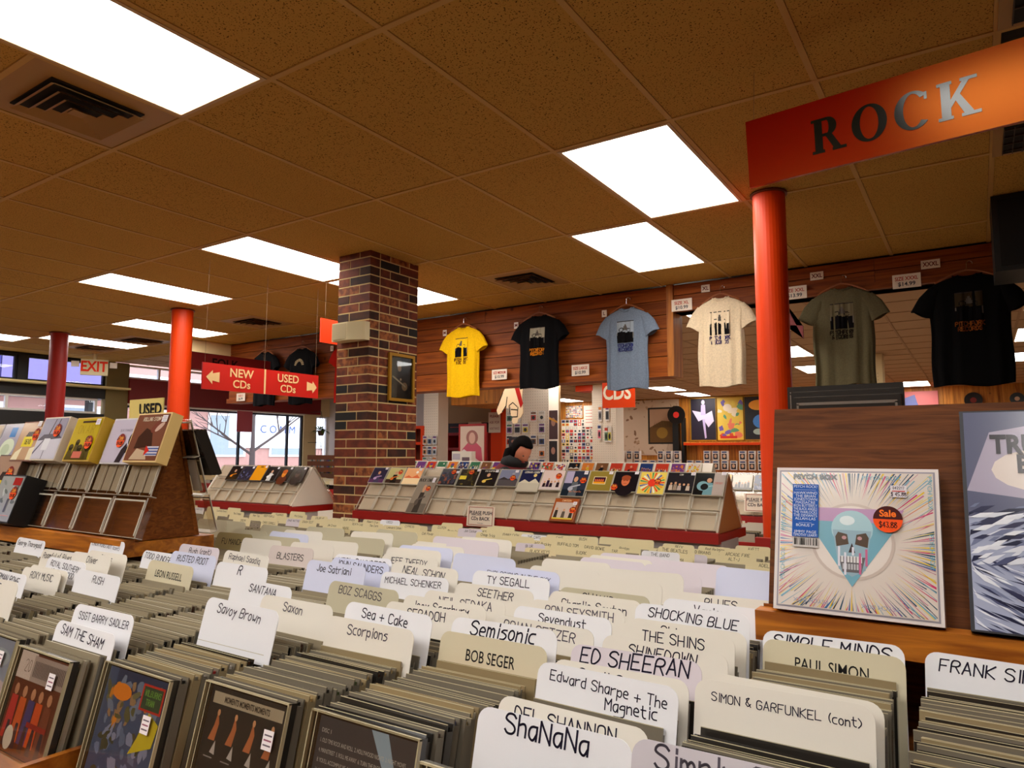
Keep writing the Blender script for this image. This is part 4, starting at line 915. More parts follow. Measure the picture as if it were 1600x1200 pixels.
# the front CDs whose covers show
def front_cd(c, lab, kind, pal, seed, extra=None, title=None, st=(.72,.7), w_=.142, h_=.125):
    y = FRONT[c]; M = Matrix.Translation((c, y, ZB+.006)) @ Matrix.Rotation(-LEAN, 4, 'X')
    t = thing('cd_case', lab, 'cd', M=M)
    b = MB(); b.box(0,w_,-.0075,0,0,h_).build('case_back', CASE[1], t)
    b = MB(); b.M = Matrix.Translation((.012,-.0078,.004)); ww = w_-.016; hh = h_-.008
    yy = art(b, ww, hh, kind, pal, seed, -.0004, title)
    if extra: extra(b, ww, hh, yy-.0001)
    b.build('cover', PRINT, t)
    MB().box(0,w_,-.0115,-.0104,0,h_).build('case_lid', LID, t)
    MB().box(0,w_,-.0115,-.0075,0,.0016).box(0,w_,-.0115,-.0075,h_-.0016,h_).box(0,.0016,-.0115,-.0075,0,h_).box(w_-.0016,w_,-.0115,-.0075,0,h_).box(.009,.0098,-.0119,-.0115,0,h_).build('case_edge_glint', EDGE_GLINT, t)
    if st:
        b = MB(); b.M = Matrix.Translation((0,-.012,0)); sticker(b, st[0]*w_, st[1]*h_, w_*.11, h_*.15, 0); b.build('price_sticker', INK, t)
    return t
def f_people(b, W, Hh, y):
    r = random.Random(5)
    b.rect(0,W,0,Hh,y,(96,44,26)); b.rect(W*.0,W*.35,Hh*.72,Hh,y-.0001,(216,200,200)); b.strokes('20', W*.2, Hh*.8, Hh*.12, y-.0002, (70,50,50), .06, .8, align='c'); b.rect(W*.3,W,Hh*.72,Hh*.98,y-.0002,(176,160,160))
    for k in range(22): b.rect(W*(.34+.029*k),W*(.355+.029*k),Hh*.77,Hh*.93,y-.0003,(70,60,66))
    for k, (x, c) in enumerate([(.12,(190,50,50)),(.3,(206,90,40)),(.48,(70,60,120)),(.64,(206,80,30)),(.82,(120,60,40))]):
        b.flat([(W*(x-.08),Hh*.12),(W*(x+.09),Hh*.12),(W*(x+.07),Hh*.55),(W*(x-.06),Hh*.55)], y-.0004, c); b.ell(W*x, Hh*.61, W*.045, Hh*.06, y-.0005, (196,140,110), 10); b.flat([(W*(x-.02),Hh*.05),(W*(x+.08),Hh*.05),(W*(x+.05),Hh*.3),(W*x,Hh*.3)], y-.0005, (50,36,50))
    b.ell(W*.22, Hh*.14, W*.09, Hh*.12, y-.0006, (210,206,200)); b.rect(W*.5,W*.9,Hh*.3,Hh*.35,y-.0006,(150,30,20))
def f_paint(b, W, Hh, y):
    r = random.Random(8)
    b.rect(0,W,0,Hh,y,(60,80,120)); b.rect(W*.15,W,Hh*.8,Hh,y-.00002,(30,50,90))
    for k in range(90):
        x, z = r.uniform(0,.85), r.uniform(0,.92); c = r.choice([(206,130,30),(110,110,80),(110,126,160),(90,90,60),(150,120,90)]) if z > .45 else r.choice([(110,126,170),(130,140,180),(70,70,50),(90,110,150)])
        b.ell(W*(.06+x), Hh*(.04+z*.95), W*r.uniform(.03,.08), Hh*r.uniform(.02,.06), y-.00005-.000004*k, c, 8, a=r.uniform(0,3), jit=.3, rnd=r)
    b.flat([(W*.62,Hh*.3),(W*.95,Hh*.42),(W*.98,Hh*.62),(W*.8,Hh*.7),(W*.7,Hh*.45)], y-.0006, (206,190,40)); b.ell(W*.3,Hh*.8,W*.16,Hh*.08,y-.0006,(226,130,30)); b.rect(W*.62,W*.97,Hh*.7,Hh*.94,y-.0007,(190,40,30)); b.rect(W*.645,W*.945,Hh*.72,Hh*.92,y-.0008,(40,70,50))
    b.strokes('WILBURNS', W*.8, Hh*.84, Hh*.05, y-.0009, (110,160,70), .2, .8, align='c'); b.strokes('TRAN', W*.78, Hh*.76, Hh*.05, y-.0009, (110,160,70), .2, .8, align='c')
def f_dark(b, W, Hh, y):
    b.rect(0,W,0,Hh,y,(34,34,36)); b.rect(W*.04,W*.97,Hh*.86,Hh*.96,y-.0001,(176,166,150)); b.text('MOMENTS MOMENTS MOMENTS', W*.5, Hh*.885, Hh*.05, y-.0002, (30,26,24), sx=.62, bold=.03)
    for k in range(4):
        x = .14+.24*k; b.flat([(W*(x-.06),Hh*.55),(W*(x+.03),Hh*.55),(W*(x+.05),Hh*.7),(W*(x+.01),Hh*.8),(W*(x-.01),Hh*.68)], y-.0002, (186,110,70)); b.ell(W*(x+.02), Hh*.79, W*.02, Hh*.03, y-.0003, (216,160,120), 8)
        b.flat([(W*(x+.0),Hh*.45),(W*(x+.07),Hh*.44),(W*(x+.05),Hh*.56)], y-.0003, (190,186,190)); b.rect(W*(x-.07),W*(x+.05),Hh*.405,Hh*.415,y-.0003,(150,146,150))
    for k, s in enumerate(['TRAINS','BY','NIGHT']): b.text(s, W*.55, Hh*(.24-.085*k), Hh*.07, y-.0004, (190,40,30), sx=.9, bold=.03)
def f_disc(b, W, Hh, y):
    b.rect(0,W,0,Hh,y,(54,56,66)); b.flat([(W*.55,Hh),(W*.72,Hh),(W*.98,Hh*.4),(W*.86,Hh*.5)], y-.0001, (150,176,206)); b.flat([(W*.95,0),(W,0),(W,Hh*.6),(W*.93,Hh*.4)], y-.0001, (126,160,200))
    L = ['DISC 1','1. OLD TIME ROCK AND ROLL  2. HOLLYWOOD NIGHTS  3. NIGHT MOVES','4. MAINSTREET  5. ROLL ME AWAY  6. TURN THE PAGE  7. HER STRUT','8. YOU\'LL ACCOMP\'NY ME  9. WE\'VE GOT TONIGHT  10. LIKE A ROCK','11. FIRE DOWN BELOW  12. TRYIN TO LIVE MY LIFE WITHOUT YOU','','DISC 2','1. ROCK AND ROLL NEVER FORGETS  2. THE FIRE INSIDE','3. KATMANDU  4. IN YOUR TIME','5. SHAME ON THE MOON']
    for k, s in enumerate(L):
        if s: b.text(s, W*.04, Hh*(.88-.075*k), Hh*.032, y-.0002, (196,196,196), align='l', sx=.62 if len(s) > 8 else .9)
def f_sky(b, W, Hh, y):
    b.rect(0,W,0,Hh,y,(150,160,190)); b.flat([(0,0),(W,0),(W,Hh*.35),(W*.5,Hh*.5),(0,Hh*.3)], y-.0001, (196,130,84)); b.flat([(0,Hh*.3),(W*.5,Hh*.5),(W,Hh*.35),(W,Hh*.55),(W*.4,Hh*.65),(0,Hh*.5)], y-.0002, (206,190,206)); b.ell(W*.7,Hh*.8,W*.25,Hh*.1,y-.0002,(176,186,206))
front_cd(.445, 'CD with a pale blue sky cover at the lower left picture edge', 'plain', [(150,160,190)], 1, f_sky)
front_cd(.615, 'CD with a group of people in orange on its cover, lower left', 'plain', [(96,44,26)], 1, f_people)
front_cd(.785, 'CD with a colourful blue, orange and yellow painted cover at the bin front', 'plain', [(60,80,120)], 1, f_paint, st=(.76,.52))
front_cd(.955, 'CD with a black cover and four small figures with red lettering at the bin front', 'plain', [(34,34,36)], 1, f_dark, st=(.8,.62))
front_cd(1.125, 'CD showing its dark blue back with two printed track lists', 'plain', [(54,56,66)], 1, f_disc, st=None)
front_cd(1.295, 'CD with a pale blue cover at the bin front, third row from right', 'plain', [(170,180,200)], 1, f_sky, st=None)
front_cd(1.465, 'foremost CD of the second row from right, below the picture edge', 'landscape', [(120,110,90),(90,80,60),(60,60,50),(200,180,120)], 4)
front_cd(1.635, 'foremost CD of the first row from right, below the picture edge', 'landscape', [(120,90,110),(60,60,90),(60,60,50),(200,180,120)], 5)
front_cd(.275, 'foremost CD of the ninth row from right, beyond the left picture edge', 'landscape', [(90,90,110),(60,60,90),(60,60,50),(200,180,120)], 6)

# ------------------------------------------------------------------ second island, lower, with two white racks
ZB2 = .683
t0 = thing('cd_bin_island', 'white and red second island of CD bins beyond the near one', 'display counter', (0, 0, 0))
MB().box(-6.4, 2.7, .62, 1.90, .08, ZB2).build('bin_base', WHITE, t0); MB().box(-6.3, 2.6, .7, 1.85, 0, .08).build('plinth', BLACK, t0)
MB().box(-6.4, 2.7, .60, .62, .5, .74).build('front_rail', RED, t0)
MB().box(-1.74, .66, 1.66, 1.92, ZB2, .83).build('rack_riser', GREY, t0); MB().box(-3.6, -2.42, 1.66, 1.9, ZB2, .83).build('rack_riser', GREY, t0)
NAMES = ['COLD WAR KIDS','Counting Crows','The Cramps','CREAM','Deer Tick','DEEP PURPLE','DEADMAU5','DAVE MATTHEWS','Phil Collins','COLDPLAY','CHRIS CORNELL','Jim Croce','DEAF HAVEN','Robert Cray','CREED','CROWDED HOUSE','The Cure','CYPRESS','Leonard Cohen','CLUTCH','Bruce Cockburn','Joe Cocker','CHVRCHES','CHICAGO','Cheap Trick','CAMPER','JOHNNY CASH','Cat Power','THE CARS','CAKE','BUSH','Jeff Buckley','BUFFALO TOM','DAVID BOWIE','Boston','BLUR','BLACK KEYS','BJORK','BIG STAR','BECK','THE BEATLES','BAUHAUS','THE BAND','BAD BRAINS','Bad Religion','AVETT','ARCADE FIRE','ALT-J','ALABAMA','AC DC','ADELE','CRASH TEST','DEATH CAB']
stuff = MB(); seenb = {}
for i, (c, Y, z) in enumerate(CARDS_B):
    txt = NAMES[i % len(NAMES)]; k = 'y' if i % 7 else ('l' if i % 2 else 'w')
    ws = txt.split(); lab = f'small {TINT[k]} divider card, second island, starting {ws[0][:3].upper()} {ws[-1][0]}, {"capitals" if txt.upper() == txt else "lower-case"}'
    n = seenb.get(lab, 0); seenb[lab] = n+1
    if n: lab += ', farther one' if n == 1 else f', farther still'
    div_card(c, Y, z, txt, k, (40,30,30), lab)
for c in [round(1.6-.17*k, 3) for k in range(-5, 46)]:
    y = .68
    while y < 1.56:
        if rnd.random() < .9:
            stuff.M = Matrix.Translation((c, y, ZB2+.003)) @ Matrix.Rotation(-LEAN, 4, 'X'); cc = rnd.choice(cdcol)
            stuff.box(0,.142,-.0104,-.008,0,.110,0,(150,138,114)).box(.002,.14,-.008,0,0,.1085,0,cc)
        y += .0132
tag(stuff.build('packed_cds', PP), 'packed CD cases in the bins of the second island', 'cds', kind='stuff')
rb = random.Random(3); extra_c = []
for c in [round(1.6-.17*k, 3) for k in range(-4, 42)]:
    for y in sorted(rb.uniform(.72, 1.58) for _ in range(3)):
        if c < -3.2 or (c > .95): extra_c.append((c, y))
        elif y > 1.2 and not any(abs(q[0]-c) < .01 and abs(q[1]-y) < .05 for q in CARDS_B): extra_c.append((c, y))
for c, y in extra_c[:100]: div_card(c, y, ZB2+.163+rb.uniform(-.02,.004), None, 'y', lab='yellowish divider card with a faded name, packed among many on the second island', group='faded divider cards on the second island')

W1 = (-1.76, .64, 1.65, .868, 1.145, 1.84)
aframe('display_rack', 'long white A-frame CD rack with red ledge in the middle of the shop', *W1[:6], 2.06, WHITE, mat('tan_end', (190,130,70), .5), RED, pitch=.15, led=.03, lz=.045)
W0 = (-3.52, -2.42, 1.65, .868, 1.145, 1.84)
aframe('display_rack', 'shorter white A-frame CD rack with red ledge left of the brick pillar', *W0[:6], 2.06, WHITE, WHITE, RED, pitch=.15, led=.03, lz=.045)
Pm = on_rack(0, *W1[2:5], W1[5], 0, lift=.02)
BLK = (20,18,24)
items = [(0,.140,.125,'figure',[(40,36,60),(90,50,90),(70,60,90),(180,150,190)],'dark violet CD with a seated figure',None,None,(.8,.84)),
 (1,.145,.125,'figure',[(190,180,120),(60,40,30),(20,18,16),(210,110,40)],'cream and black CD with a horn player and orange patch',None,(.75,.7),None),
 (2,.148,.130,'landscape',[(240,170,110),(250,220,170),(226,110,60),(250,240,220)],'bright orange and cream CD',None,None,(.75,.82)),
 (4,.142,.125,'abstract',[(26,26,40),(40,40,60),(120,60,40),(60,50,60)],'dark blue CD with white lettering down its left side',None,(.7,.8),(.86,.7)),
 (5,.148,.130,'abstract',[(26,22,16),(60,50,16),(90,76,20),(40,30,10)],'black CD with dull gold swirls and a yellow label',None,(.6,.82),(.86,.84)),
 (6,.145,.125,'figure',[BLK,(20,18,16),(30,26,20),(216,180,80)],'black CD with a small guitarist',"ERIC CLAPTON",None,(.8,.8)),
 (7,.145,.120,'landscape',[(120,124,146),(80,74,76),(56,50,50),(150,150,160)],'grey-blue CD with a round hat shape',None,(.72,.5),(.75,.8)),
 (8,.148,.150,'landscape',[(24,30,66),(190,180,160),(206,196,170),(230,200,120)],'tall dark blue CD with pale crowd along the bottom','LEONARD COHEN',None,(.88,.88)),
 (9,.146,.135,'group',[(214,190,180),(40,26,36),(50,30,50),(40,30,40),(206,190,184)],'pale pink CD with two dark standing figures',None,(.75,.7),None),
 (10,.150,.170,'figure',[(44,50,66),(24,34,44),(90,96,100),(170,170,180)],'tall slate blue CD with a guitarist and pale panel',None,(.82,.62),(.78,.84)),
 (11,.148,.130,'plain',[(140,120,50)],'olive gold CD with a small picture in the middle',None,None,(.8,.82)),
 (12,.148,.130,'portrait',[BLK,(20,18,24),(206,110,70),(150,70,40)],'black CD with a glowing orange face',None,(.12,.22),(.8,.84)),
 (13,.150,.140,'burst',[(226,200,90),(226,60,40),(70,140,90),(240,150,40),(80,90,170),(230,230,220)],'multicoloured CD with bright comic shapes',None,(.7,.55),None),
 (14,.150,.130,'group',[(30,30,36),(190,170,150),(150,130,110),(176,160,150),(30,30,34)],'black CD with three pale seated players','CSN',None,(.84,.84)),
 (15,.158,.135,'figure',[(22,26,26),(10,12,14),(110,150,156),(150,186,190)],'black CD with bluish bowed head and grey side panel',None,None,(.86,.88))]
def e_gold(b, W, Hh, y): b.rect(W*.2,W*.75,Hh*.32,Hh*.72,y,(226,206,160)); b.rect(W*.23,W*.72,Hh*.35,Hh*.69,y-.0001,(60,20,40)); b.rect(W*.23,W*.72,Hh*.35,Hh*.45,y-.0002,(226,150,30)); [b.ell(W*(.3+.08*k),Hh*.52,W*.03,Hh*.07,y-.0003,(226,110,60),8) for k in range(5)]
def e_grey(b, W, Hh, y): b.rect(W*.64,W,0,Hh,y,(176,160,150)); b.strokes('CROSBY', W*.82, Hh*.5, Hh*.08, y-.0001, (190,60,50), .12, .7, align='c'); b.ell(W*.3,Hh*.4,W*.2,Hh*.22,y-.0001,(120,160,166)); b.ell(W*.36,Hh*.36,W*.13,Hh*.15,y-.0002,(20,26,28))
def e_ylab(b, W, Hh, y): b.rect(W*.06,W*.42,Hh*.38,Hh*.6,y,(226,200,50))
def e_pan(b, W, Hh, y): b.rect(W*.02,W*.36,Hh*.5,Hh*.98,y,(170,160,186)); b.strokes('New Favorite', W*.6, Hh*.14, Hh*.07, y-.0001, (206,130,90), .12, .7, align='c')
EX = {11: e_gold, 15: e_grey, 5: e_ylab, 10: e_pan}
for (k, w_, h_, kind, pal, lab, ti, sl, st) in items:
    rack_cd(0,0,0,0, w_, h_, .011, kind, pal, 10+k, lab+', on the long white rack', ti, (226,220,200), sl, st, (170,160,140), M=Pm(W1[0]+.0+.15*k+(.0 if k < 15 else -.004), .335-h_), extra=EX.get(k))
rack_cd(0,0,0,0,.145,.27,.014,'figure',[(140,128,112),(110,100,88),(60,54,48),(90,80,72)],50,'very tall grey CD longbox with a seated man and orange sticker on the white rack','BUCK OWENS',(60,50,44),(.72,.66),(.78,.82),(150,130,110),M=Pm(W1[0]+.45, .002))
rack_cd(0,0,0,0,.150,.142,.020,'group',[(196,176,160),(60,50,44),(90,80,70),(50,44,40),(206,180,70)],51,'brown bordered CD box with four figures in the bottom row of the white rack','CALEXICO',(150,60,30),(.85,.5),(.8,.72),(150,80,40),M=Pm(W1[0]+1.49, .005), extra=lambda b,W,Hh,y: (b.rect(0,W,0,Hh*.06,y,(150,76,36)), b.rect(0,W*.06,0,Hh,y,(150,76,36)), b.rect(W*.94,W,0,Hh,y,(150,76,36)), b.rect(0,W,Hh*.84,Hh,y-.0001,(160,80,36)), b.strokes('CANTEEN', W*.5, Hh*.88, Hh*.08, y-.0002, (236,200,150), .16, .8, align='c')))
Pn = on_rack(0, *W0[2:5], W0[5], 0, lift=.02)
for k, (kind, pal, lab) in enumerate([('figure',[BLK,(40,30,20),(60,40,20),(226,130,30)],'black CD with an orange corner'),('abstract',[(40,40,60),(60,60,90),(90,90,120),(30,30,40)],'dark blue CD with looping shapes'),('plain',[(226,150,20)],'bright amber yellow CD'),('figure',[BLK,(16,16,20),(200,196,190),(230,226,220)],'black CD with a white figure and yellow dot'),('portrait',[(30,20,16),(90,40,20),(226,140,40),(190,90,20)],'dark CD with an orange round face'),('portrait',[(60,54,46),(50,40,36),(90,70,60),(50,40,36)],'dim brown CD, rightmost')]):
    rack_cd(0,0,0,0,.146,.130+.012*(k == 2),.012,kind,pal,30+k,lab+', short white rack left of pillar', 'BONES' if k == 2 else None, (60,40,10), None, (.8,.82), (60,50,44), M=Pn(W0[0]+.20+.15*k, .195))
def notice(name, lab, M, w_, h_, lines, c1=(150,40,30), c2=(60,50,60), bg=(236,220,200), cat='sign', border=None, thick=.002):
    t = thing(name, lab, cat, M=M)
    MB().box(0, w_, 0, thick, 0, h_, 0, bg).build('card', PRINT, t)
    b = MB()
    if border:
        for q in ((.06,.94,.05,.08),(.06,.94,.92,.95),(.06,.08,.05,.95),(.92,.94,.05,.95)): b.rect(w_*q[0], w_*q[1], h_*q[2], h_*q[3], -.0008, border)
    for s, z, hh, c, bold in lines: 
        v = text_mesh(s, .02 if bold else 0)[0]; wd = (max(p[0] for p in v)-min(p[0] for p in v))/.7*hh*h_
        b.text(s, w_/2, h_*z, hh*h_, -.001, c1 if c else c2, sx=min(1, w_*.82/wd), bold=.02 if bold else 0)
        if s == 'PLEASE PUSH': b.rect(w_*.16, w_*.54, h_*(z-.05), h_*(z-.03), -.001, c2)
    b.build('lettering', INK, t)
    return t
notice('notice_card', 'small white notice reading PLEASE PUSH CDs BACK on the red ledge', Matrix.Translation((-.815, 1.6, .832)) @ Matrix.Rotation(R(-6), 4, 'X'), .195, .115, [('PLEASE PUSH', .58, .17, 0, 1), ('CDs BACK', .3, .17, 0, 1), ('thank you', .13, .06, 0, 0)], border=(170,80,60))
# rack beyond the right column and the small one behind it
t = aframe('display_rack', 'low white CD rack with red ledge partly hidden by the right column', .98, 2.6, 1.65, .868, 1.1, 1.8, 1.89, WHITE, WHITE, RED, pockets=False, led=.03, lz=.045)
MB().box(.98, 2.58, 1.66, 1.88, ZB2, .83).build('rack_riser', GREY, t0); MB().box(-.16, -.012, -.03, 0, -.045, 0).build('ledge_extension', RED, t)
# ------------------------------------------------------------------ T-shirts on hangers along the pine beam
def shirt(x, ztop, w_, h_, colr, lab, ink, art_=True, sy=4.13, tilt=0, seed=1, pale=(176,170,150), fold=1.0, word=('PITCHFORK','RECORDS')):
    t = thing('t_shirt', lab, 't-shirt', (x, sy, ztop))
    r = random.Random(seed); m = mat('cotton_%d_%d_%d' % colr, colr, .9, spec=.15, kind='blotch', c2=tuple(int(q*.94) for q in colr), scale=90)
    ph = [r.uniform(0, 6.28) for _ in range(6)]
    N = 48; rs = []; hw = w_/2
    prof = [(0,.22),(.016,.38),(.035,.56),(.058,.76),(.085,.91),(.12,.98),(.17,1.0),(.25,.97)]+[(.25+.75*(k/11), .965+.02*math.sin(k*.7+ph[0])) for k in range(1, 12)]
    def fy(u, v):     # folds
        k = min(1, v*1.6)
        return fold*k*(.010*math.sin(u*7+ph[1]+v*1.2)+.006*math.sin(u*15+ph[2]-v*2)+.003*math.sin(u*27+ph[3]+v*3))
    for v, k in prof:
        z = -v*h_; ring = []
        for i in range(N):
            a = 2*PI*i/N; ca, sa = math.cos(a), math.sin(a)
            ex = (abs(ca)**.75)*(1 if ca >= 0 else -1); th = .022+.018*min(1, v*3)
            xx = hw*k*ex; yy = th*sa*(1 if k > .3 else .8)+fy(ex*2, v)*(1 if sa < 0 else .8)
            zz = z
            if v == 0: zz = z-.028*(1-ex*ex)*(1.0 if sa < 0 else .3)
            elif v < .06: zz = z-.012*(1-ex*ex)*(1 if sa < 0 else 0)
            if v > .98: zz = z+.010*math.sin(ex*4+ph[4])
            ring.append((xx, yy, zz))
        rs.append(ring)
    MB().rings(rs, cap=False).build('shirt_body', m, t, smooth=True)
    for s in (-1, 1):
        b = MB(); q = []
        for k in range(8):
            f = k/7; cx = s*(hw*(.76+.40*f)); cz = -h_*(.115+.225*f); rx = .050+.026*min(1,f*2.2); ry = .022+.008*f
            n = Vector((s*.88, 0, .42)).normalized()
            q.append([(cx+n.x*rx*math.cos(2*PI*i/20), ry*math.sin(2*PI*i/20)+.004*math.sin(i+ph[5]), cz+n.z*rx*math.cos(2*PI*i/20)+(.006*math.sin(i*.9) if k == 7 else 0)) for i in range(20)])
        b.rings(q, cap=False).build('sleeve', m, t, smooth=True)
    # collar
    b = MB(); n = 24; w0 = hw*.36
    P = [(w0*.98*math.cos(2*PI*i/n), .024*math.sin(2*PI*i/n), -.004-.036*(1-abs(math.cos(2*PI*i/n))**2)*(1 if math.sin(2*PI*i/n) < 0 else .2)) for i in range(n+1)]
    b.path(P, .005, 6); b.build('collar', m, t, smooth=True)
    MB().box(-.018, .018, .0185, .0195, -.035, -.015).build('neck_label', mat('neck_label', (40,40,44), .7), t)
    # print follows the chest folds
    b = MB(); W = .165; Hh = .20; z1 = -h_*.17; nx = 22; nz = 26
    def surf(px, pz, e):
        u = px/(hw*.97); u = max(-.95, min(.95, u)); v = -pz/h_; ex = u; sa = -math.sqrt(max(0, 1-abs(ex)**(2/.75)))
        return (px, (.022+.018*min(1, v*3))*sa+fy(ex*2, v)-e, pz)
    if art_:
        for i in range(nx):
            for j in range(nz):
                u, v = (i+.5)/nx, (j+.5)/nz       # a plain photo-like picture: pale sky, dark masses below
                c = pale if v < .55 else (110,104,96)
                if abs(u-.5) < .11*max(0, (v-.10)/.2) and .1 < v < .42: c = (90,84,78)       # a gabled house between two people
                if abs(u-.5) < .02 and .2 < v < .34: c = (24,22,22)
                for hx, hz, rr in ((.27,.40,.10), (.72,.44,.085)):
                    q = math.hypot((u-hx), (v-hz)*1.2)
                    if q < rr*1.35: c = (30,26,26)
                    if q < rr and v > hz-rr*.6: c = pale
                    if v > hz+rr*1.1 and abs(u-hx) < .22+.10*(v-hz): c = (14,12,14)
                if .02 > u or u > .98 or v < .03: c = (60,54,50)
                x0, x1, za, zb = -W/2+W*i/nx, -W/2+W*(i+1)/nx, z1-Hh*(j+1)/nz, z1-Hh*j/nz
                b.add([surf(x0,za,.0025), surf(x1,za,.0025), surf(x1,zb,.0025), surf(x0,zb,.0025)], [(0,1,2,3)], 0, c)
        for k, s in enumerate(word):
            tmp = MB(); tmp.strokes(s, 0, z1-Hh-.040-.036*k, .028, 0, ink, .22, .8, align='c')
            o_ = len(b.v); b.v += [surf(p[0], p[2], .003) for p in tmp.v]; b.f += [tuple(o_+i for i in f) for f in tmp.f]; b.m += tmp.m; b.c += tmp.c
        b.build('chest_print', CLOTH, t)
    else:
        for k in range(11):
            a0 = R(180*k/11+3); a1 = R(180*(k+1)/11-3); r0, r1 = .05, .085; cz = z1-.10
            b.add([surf(r0*math.cos(a0), cz+r0*math.sin(a0), .003), surf(r1*math.cos(a0), cz+r1*math.sin(a0), .003), surf(r1*math.cos(a1), cz+r1*math.sin(a1), .003), surf(r0*math.cos(a1), cz+r0*math.sin(a1), .003)], [(0,1,2,3)], 0, (206,190,150))
        b.build('chest_print', CLOTH, t)
    # hanger is a thing of its own
    hg = thing('coat_hanger', 'wooden coat hanger inside the '+' '.join(lab.split()[:11]), 'hanger', (x, sy, ztop))
    HW = mat('hanger_wood', (150,84,40), .5)
    b = MB(); P = [(s*.17*hw/.215*q, 0, .030-.075*q**1.5) for s, q in [(-1,1),(-1,.8),(-1,.6),(-1,.4),(-1,.2),(1,0),(1,.2),(1,.4),(1,.6),(1,.8),(1,1)]]
    b.path(P, .008, 6); b.build('hanger_bar', HW, hg)
    b = MB(); b.path([(0,0,.028),(0,0,.07)]+[(.018-.018*math.cos(R(a)), 0, .075+.018*math.sin(R(a))) for a in range(0, 220, 20)], .002, 5); b.build('hook', CHROME, hg)
    b = MB(); b.tube((.018, 0, .093), (.018, .095, .093), .003, 6); b.build('wall_nail', CHROME, hg)
shirt(-2.785, 2.585, .43, .745, (240,186,10), 'bright yellow T-shirt with a dark chest print hanging on the pine beam', (90,50,20), seed=2, pale=(236,186,20))
shirt(-1.85, 2.605, .46, .72, (12,11,14), 'black T-shirt with pale picture and orange lettering between the yellow and pale blue ones', (226,140,30), seed=3)
shirt(-.92, 2.575, .42, .745, (120,134,152), 'pale blue-grey T-shirt with dark chest print in front of the CDS sign', (40,44,100), seed=4, pale=(150,160,170))
shirt(-.06, 2.57, .40, .76, (232,210,176), 'cream white T-shirt with dark chest print left of the right red column', (50,44,100), seed=5, pale=(230,210,180), fold=1.5)
shirt(.875, 2.53, .44, .76, (100,92,66), 'olive grey T-shirt with dark print right of the right red column', (30,22,16), seed=6, pale=(110,100,76), fold=1.5)
shirt(1.69, 2.52, .50, .79, (8,7,8), 'large black T-shirt with faint orange lettering at the far right', (130,70,24), seed=7, pale=(60,50,34))
shirt(-6.05, 2.57, .42, .70, (12,12,16), 'black T-shirt above the NEW CDs sign with white and orange print', (226,120,60), seed=8, art_=True, pale=(220,170,130))
shirt(-5.33, 2.56, .46, .70, (10,10,14), 'black T-shirt above the USED CDs sign with a fan of pale letters', (206,190,150), seed=9, art_=False)
shirt(-4.52, 2.56, .42, .72, (180,24,10), 'red T-shirt partly hidden behind the left edge of the brick pillar', (206,190,150), seed=10, art_=False)
def size_tag(x, z, s, lab):
    t = notice('size_tag', lab, Matrix.Translation((x-.035-.012*len(s)+.012, 4.205, z)), .05+.024*(len(s)-1), .065, [(s, .28, .5, 1, 1)], c1=(110,20,16), cat='tag', thick=.003)
size_tag(-3.09, 2.525, 'M', 'small white size tag M left of the yellow T-shirt'); size_tag(-2.16, 2.515, 'M', 'small white size tag M left of the black T-shirt'); size_tag(-1.17, 2.53, 'L', 'small white size tag L left of the pale blue T-shirt')
size_tag(-.20, 2.645, 'XL', 'small white size tag XL above the cream T-shirt'); size_tag(.70, 2.63, 'XXL', 'small white size tag XXL above the olive grey T-shirt'); size_tag(1.48, 2.61, 'XXXL', 'small white size tag XXXL beside the large black T-shirt'); size_tag(-4.86, 2.5, 'S', 'small white size tag below the orange-red sign')
for x, z, a, p, lab in [(-2.35,2.0,'SIZE MEDIUM','$10.99','price card SIZE MEDIUM between the yellow and black T-shirts'), (-1.42,1.985,'SIZE LARGE','$10.99','price card SIZE LARGE between the black and pale blue T-shirts'), (-.42,2.50,'SIZE XL','$10.99','price card SIZE XL at the upper left of the cream T-shirt'),
        (.52,2.49,'SIZE XXL','$13.99','price card SIZE XXL just right of the right red column'), (1.31,2.48,'SIZE XXXL','$14.99','price card SIZE XXXL left of the large black T-shirt'), (-6.58,1.95,'SIZE S','$6.99','price card below the NEW CDs sign, left one'), (-6.13,1.92,'$6.99','','price card below the NEW CDs sign, right one')]:
    notice('price_card', 'white '+lab, Matrix.Translation((x-.09, 4.165 if z < 2.4 else 4.18, z)), .185, .105, [(a, .56, .26, 1, 1)]+([(p, .16, .28, 0, 1)] if p else [])  , c1=(190,50,24), c2=(60,60,70), cat='price card', thick=.003)
# ------------------------------------------------------------------ things on the pillar and near it
t = thing('wall_speaker', 'small cream wall speaker box mounted high on the brick pillar', 'speaker', (-2.29, 1.962, 2.075))
MB().add([(0,0,0),(.30,0,0),(.30,-.05,.0),(.17,-.10,.0),(0,-.09,0),(0,0,.135),(.30,0,.135),(.30,-.05,.135),(.17,-.10,.135),(0,-.09,.135)], [(4,3,2,1,0),(5,6,7,8,9),(0,1,6,5),(1,2,7,6),(2,3,8,7),(3,4,9,8),(4,0,5,9)]).build('speaker_box', BEIGE, t)
MB().box(.01,.16,-.101,-.096,.01,.125).build('speaker_grille', mat('grille_cream', (196,180,140), .8), t)
t = thing('framed_picture', 'gold framed dark photograph of a musician on the brick pillar', 'picture', M=Matrix.Translation((-1.995, 2.165, 1.645)) @ Matrix.Rotation(R(90), 4, 'Z'))
MB().box(0,.285,-.02,0,0,.022).box(0,.285,-.02,0,.343,.365).box(0,.022,-.02,0,.022,.343).box(.263,.285,-.02,0,.022,.343).build('frame', GOLD, t)
b = MB(); b.M = Matrix.Translation((.02,-.006,.02)); r = random.Random(2); W, Hh = .245, .325
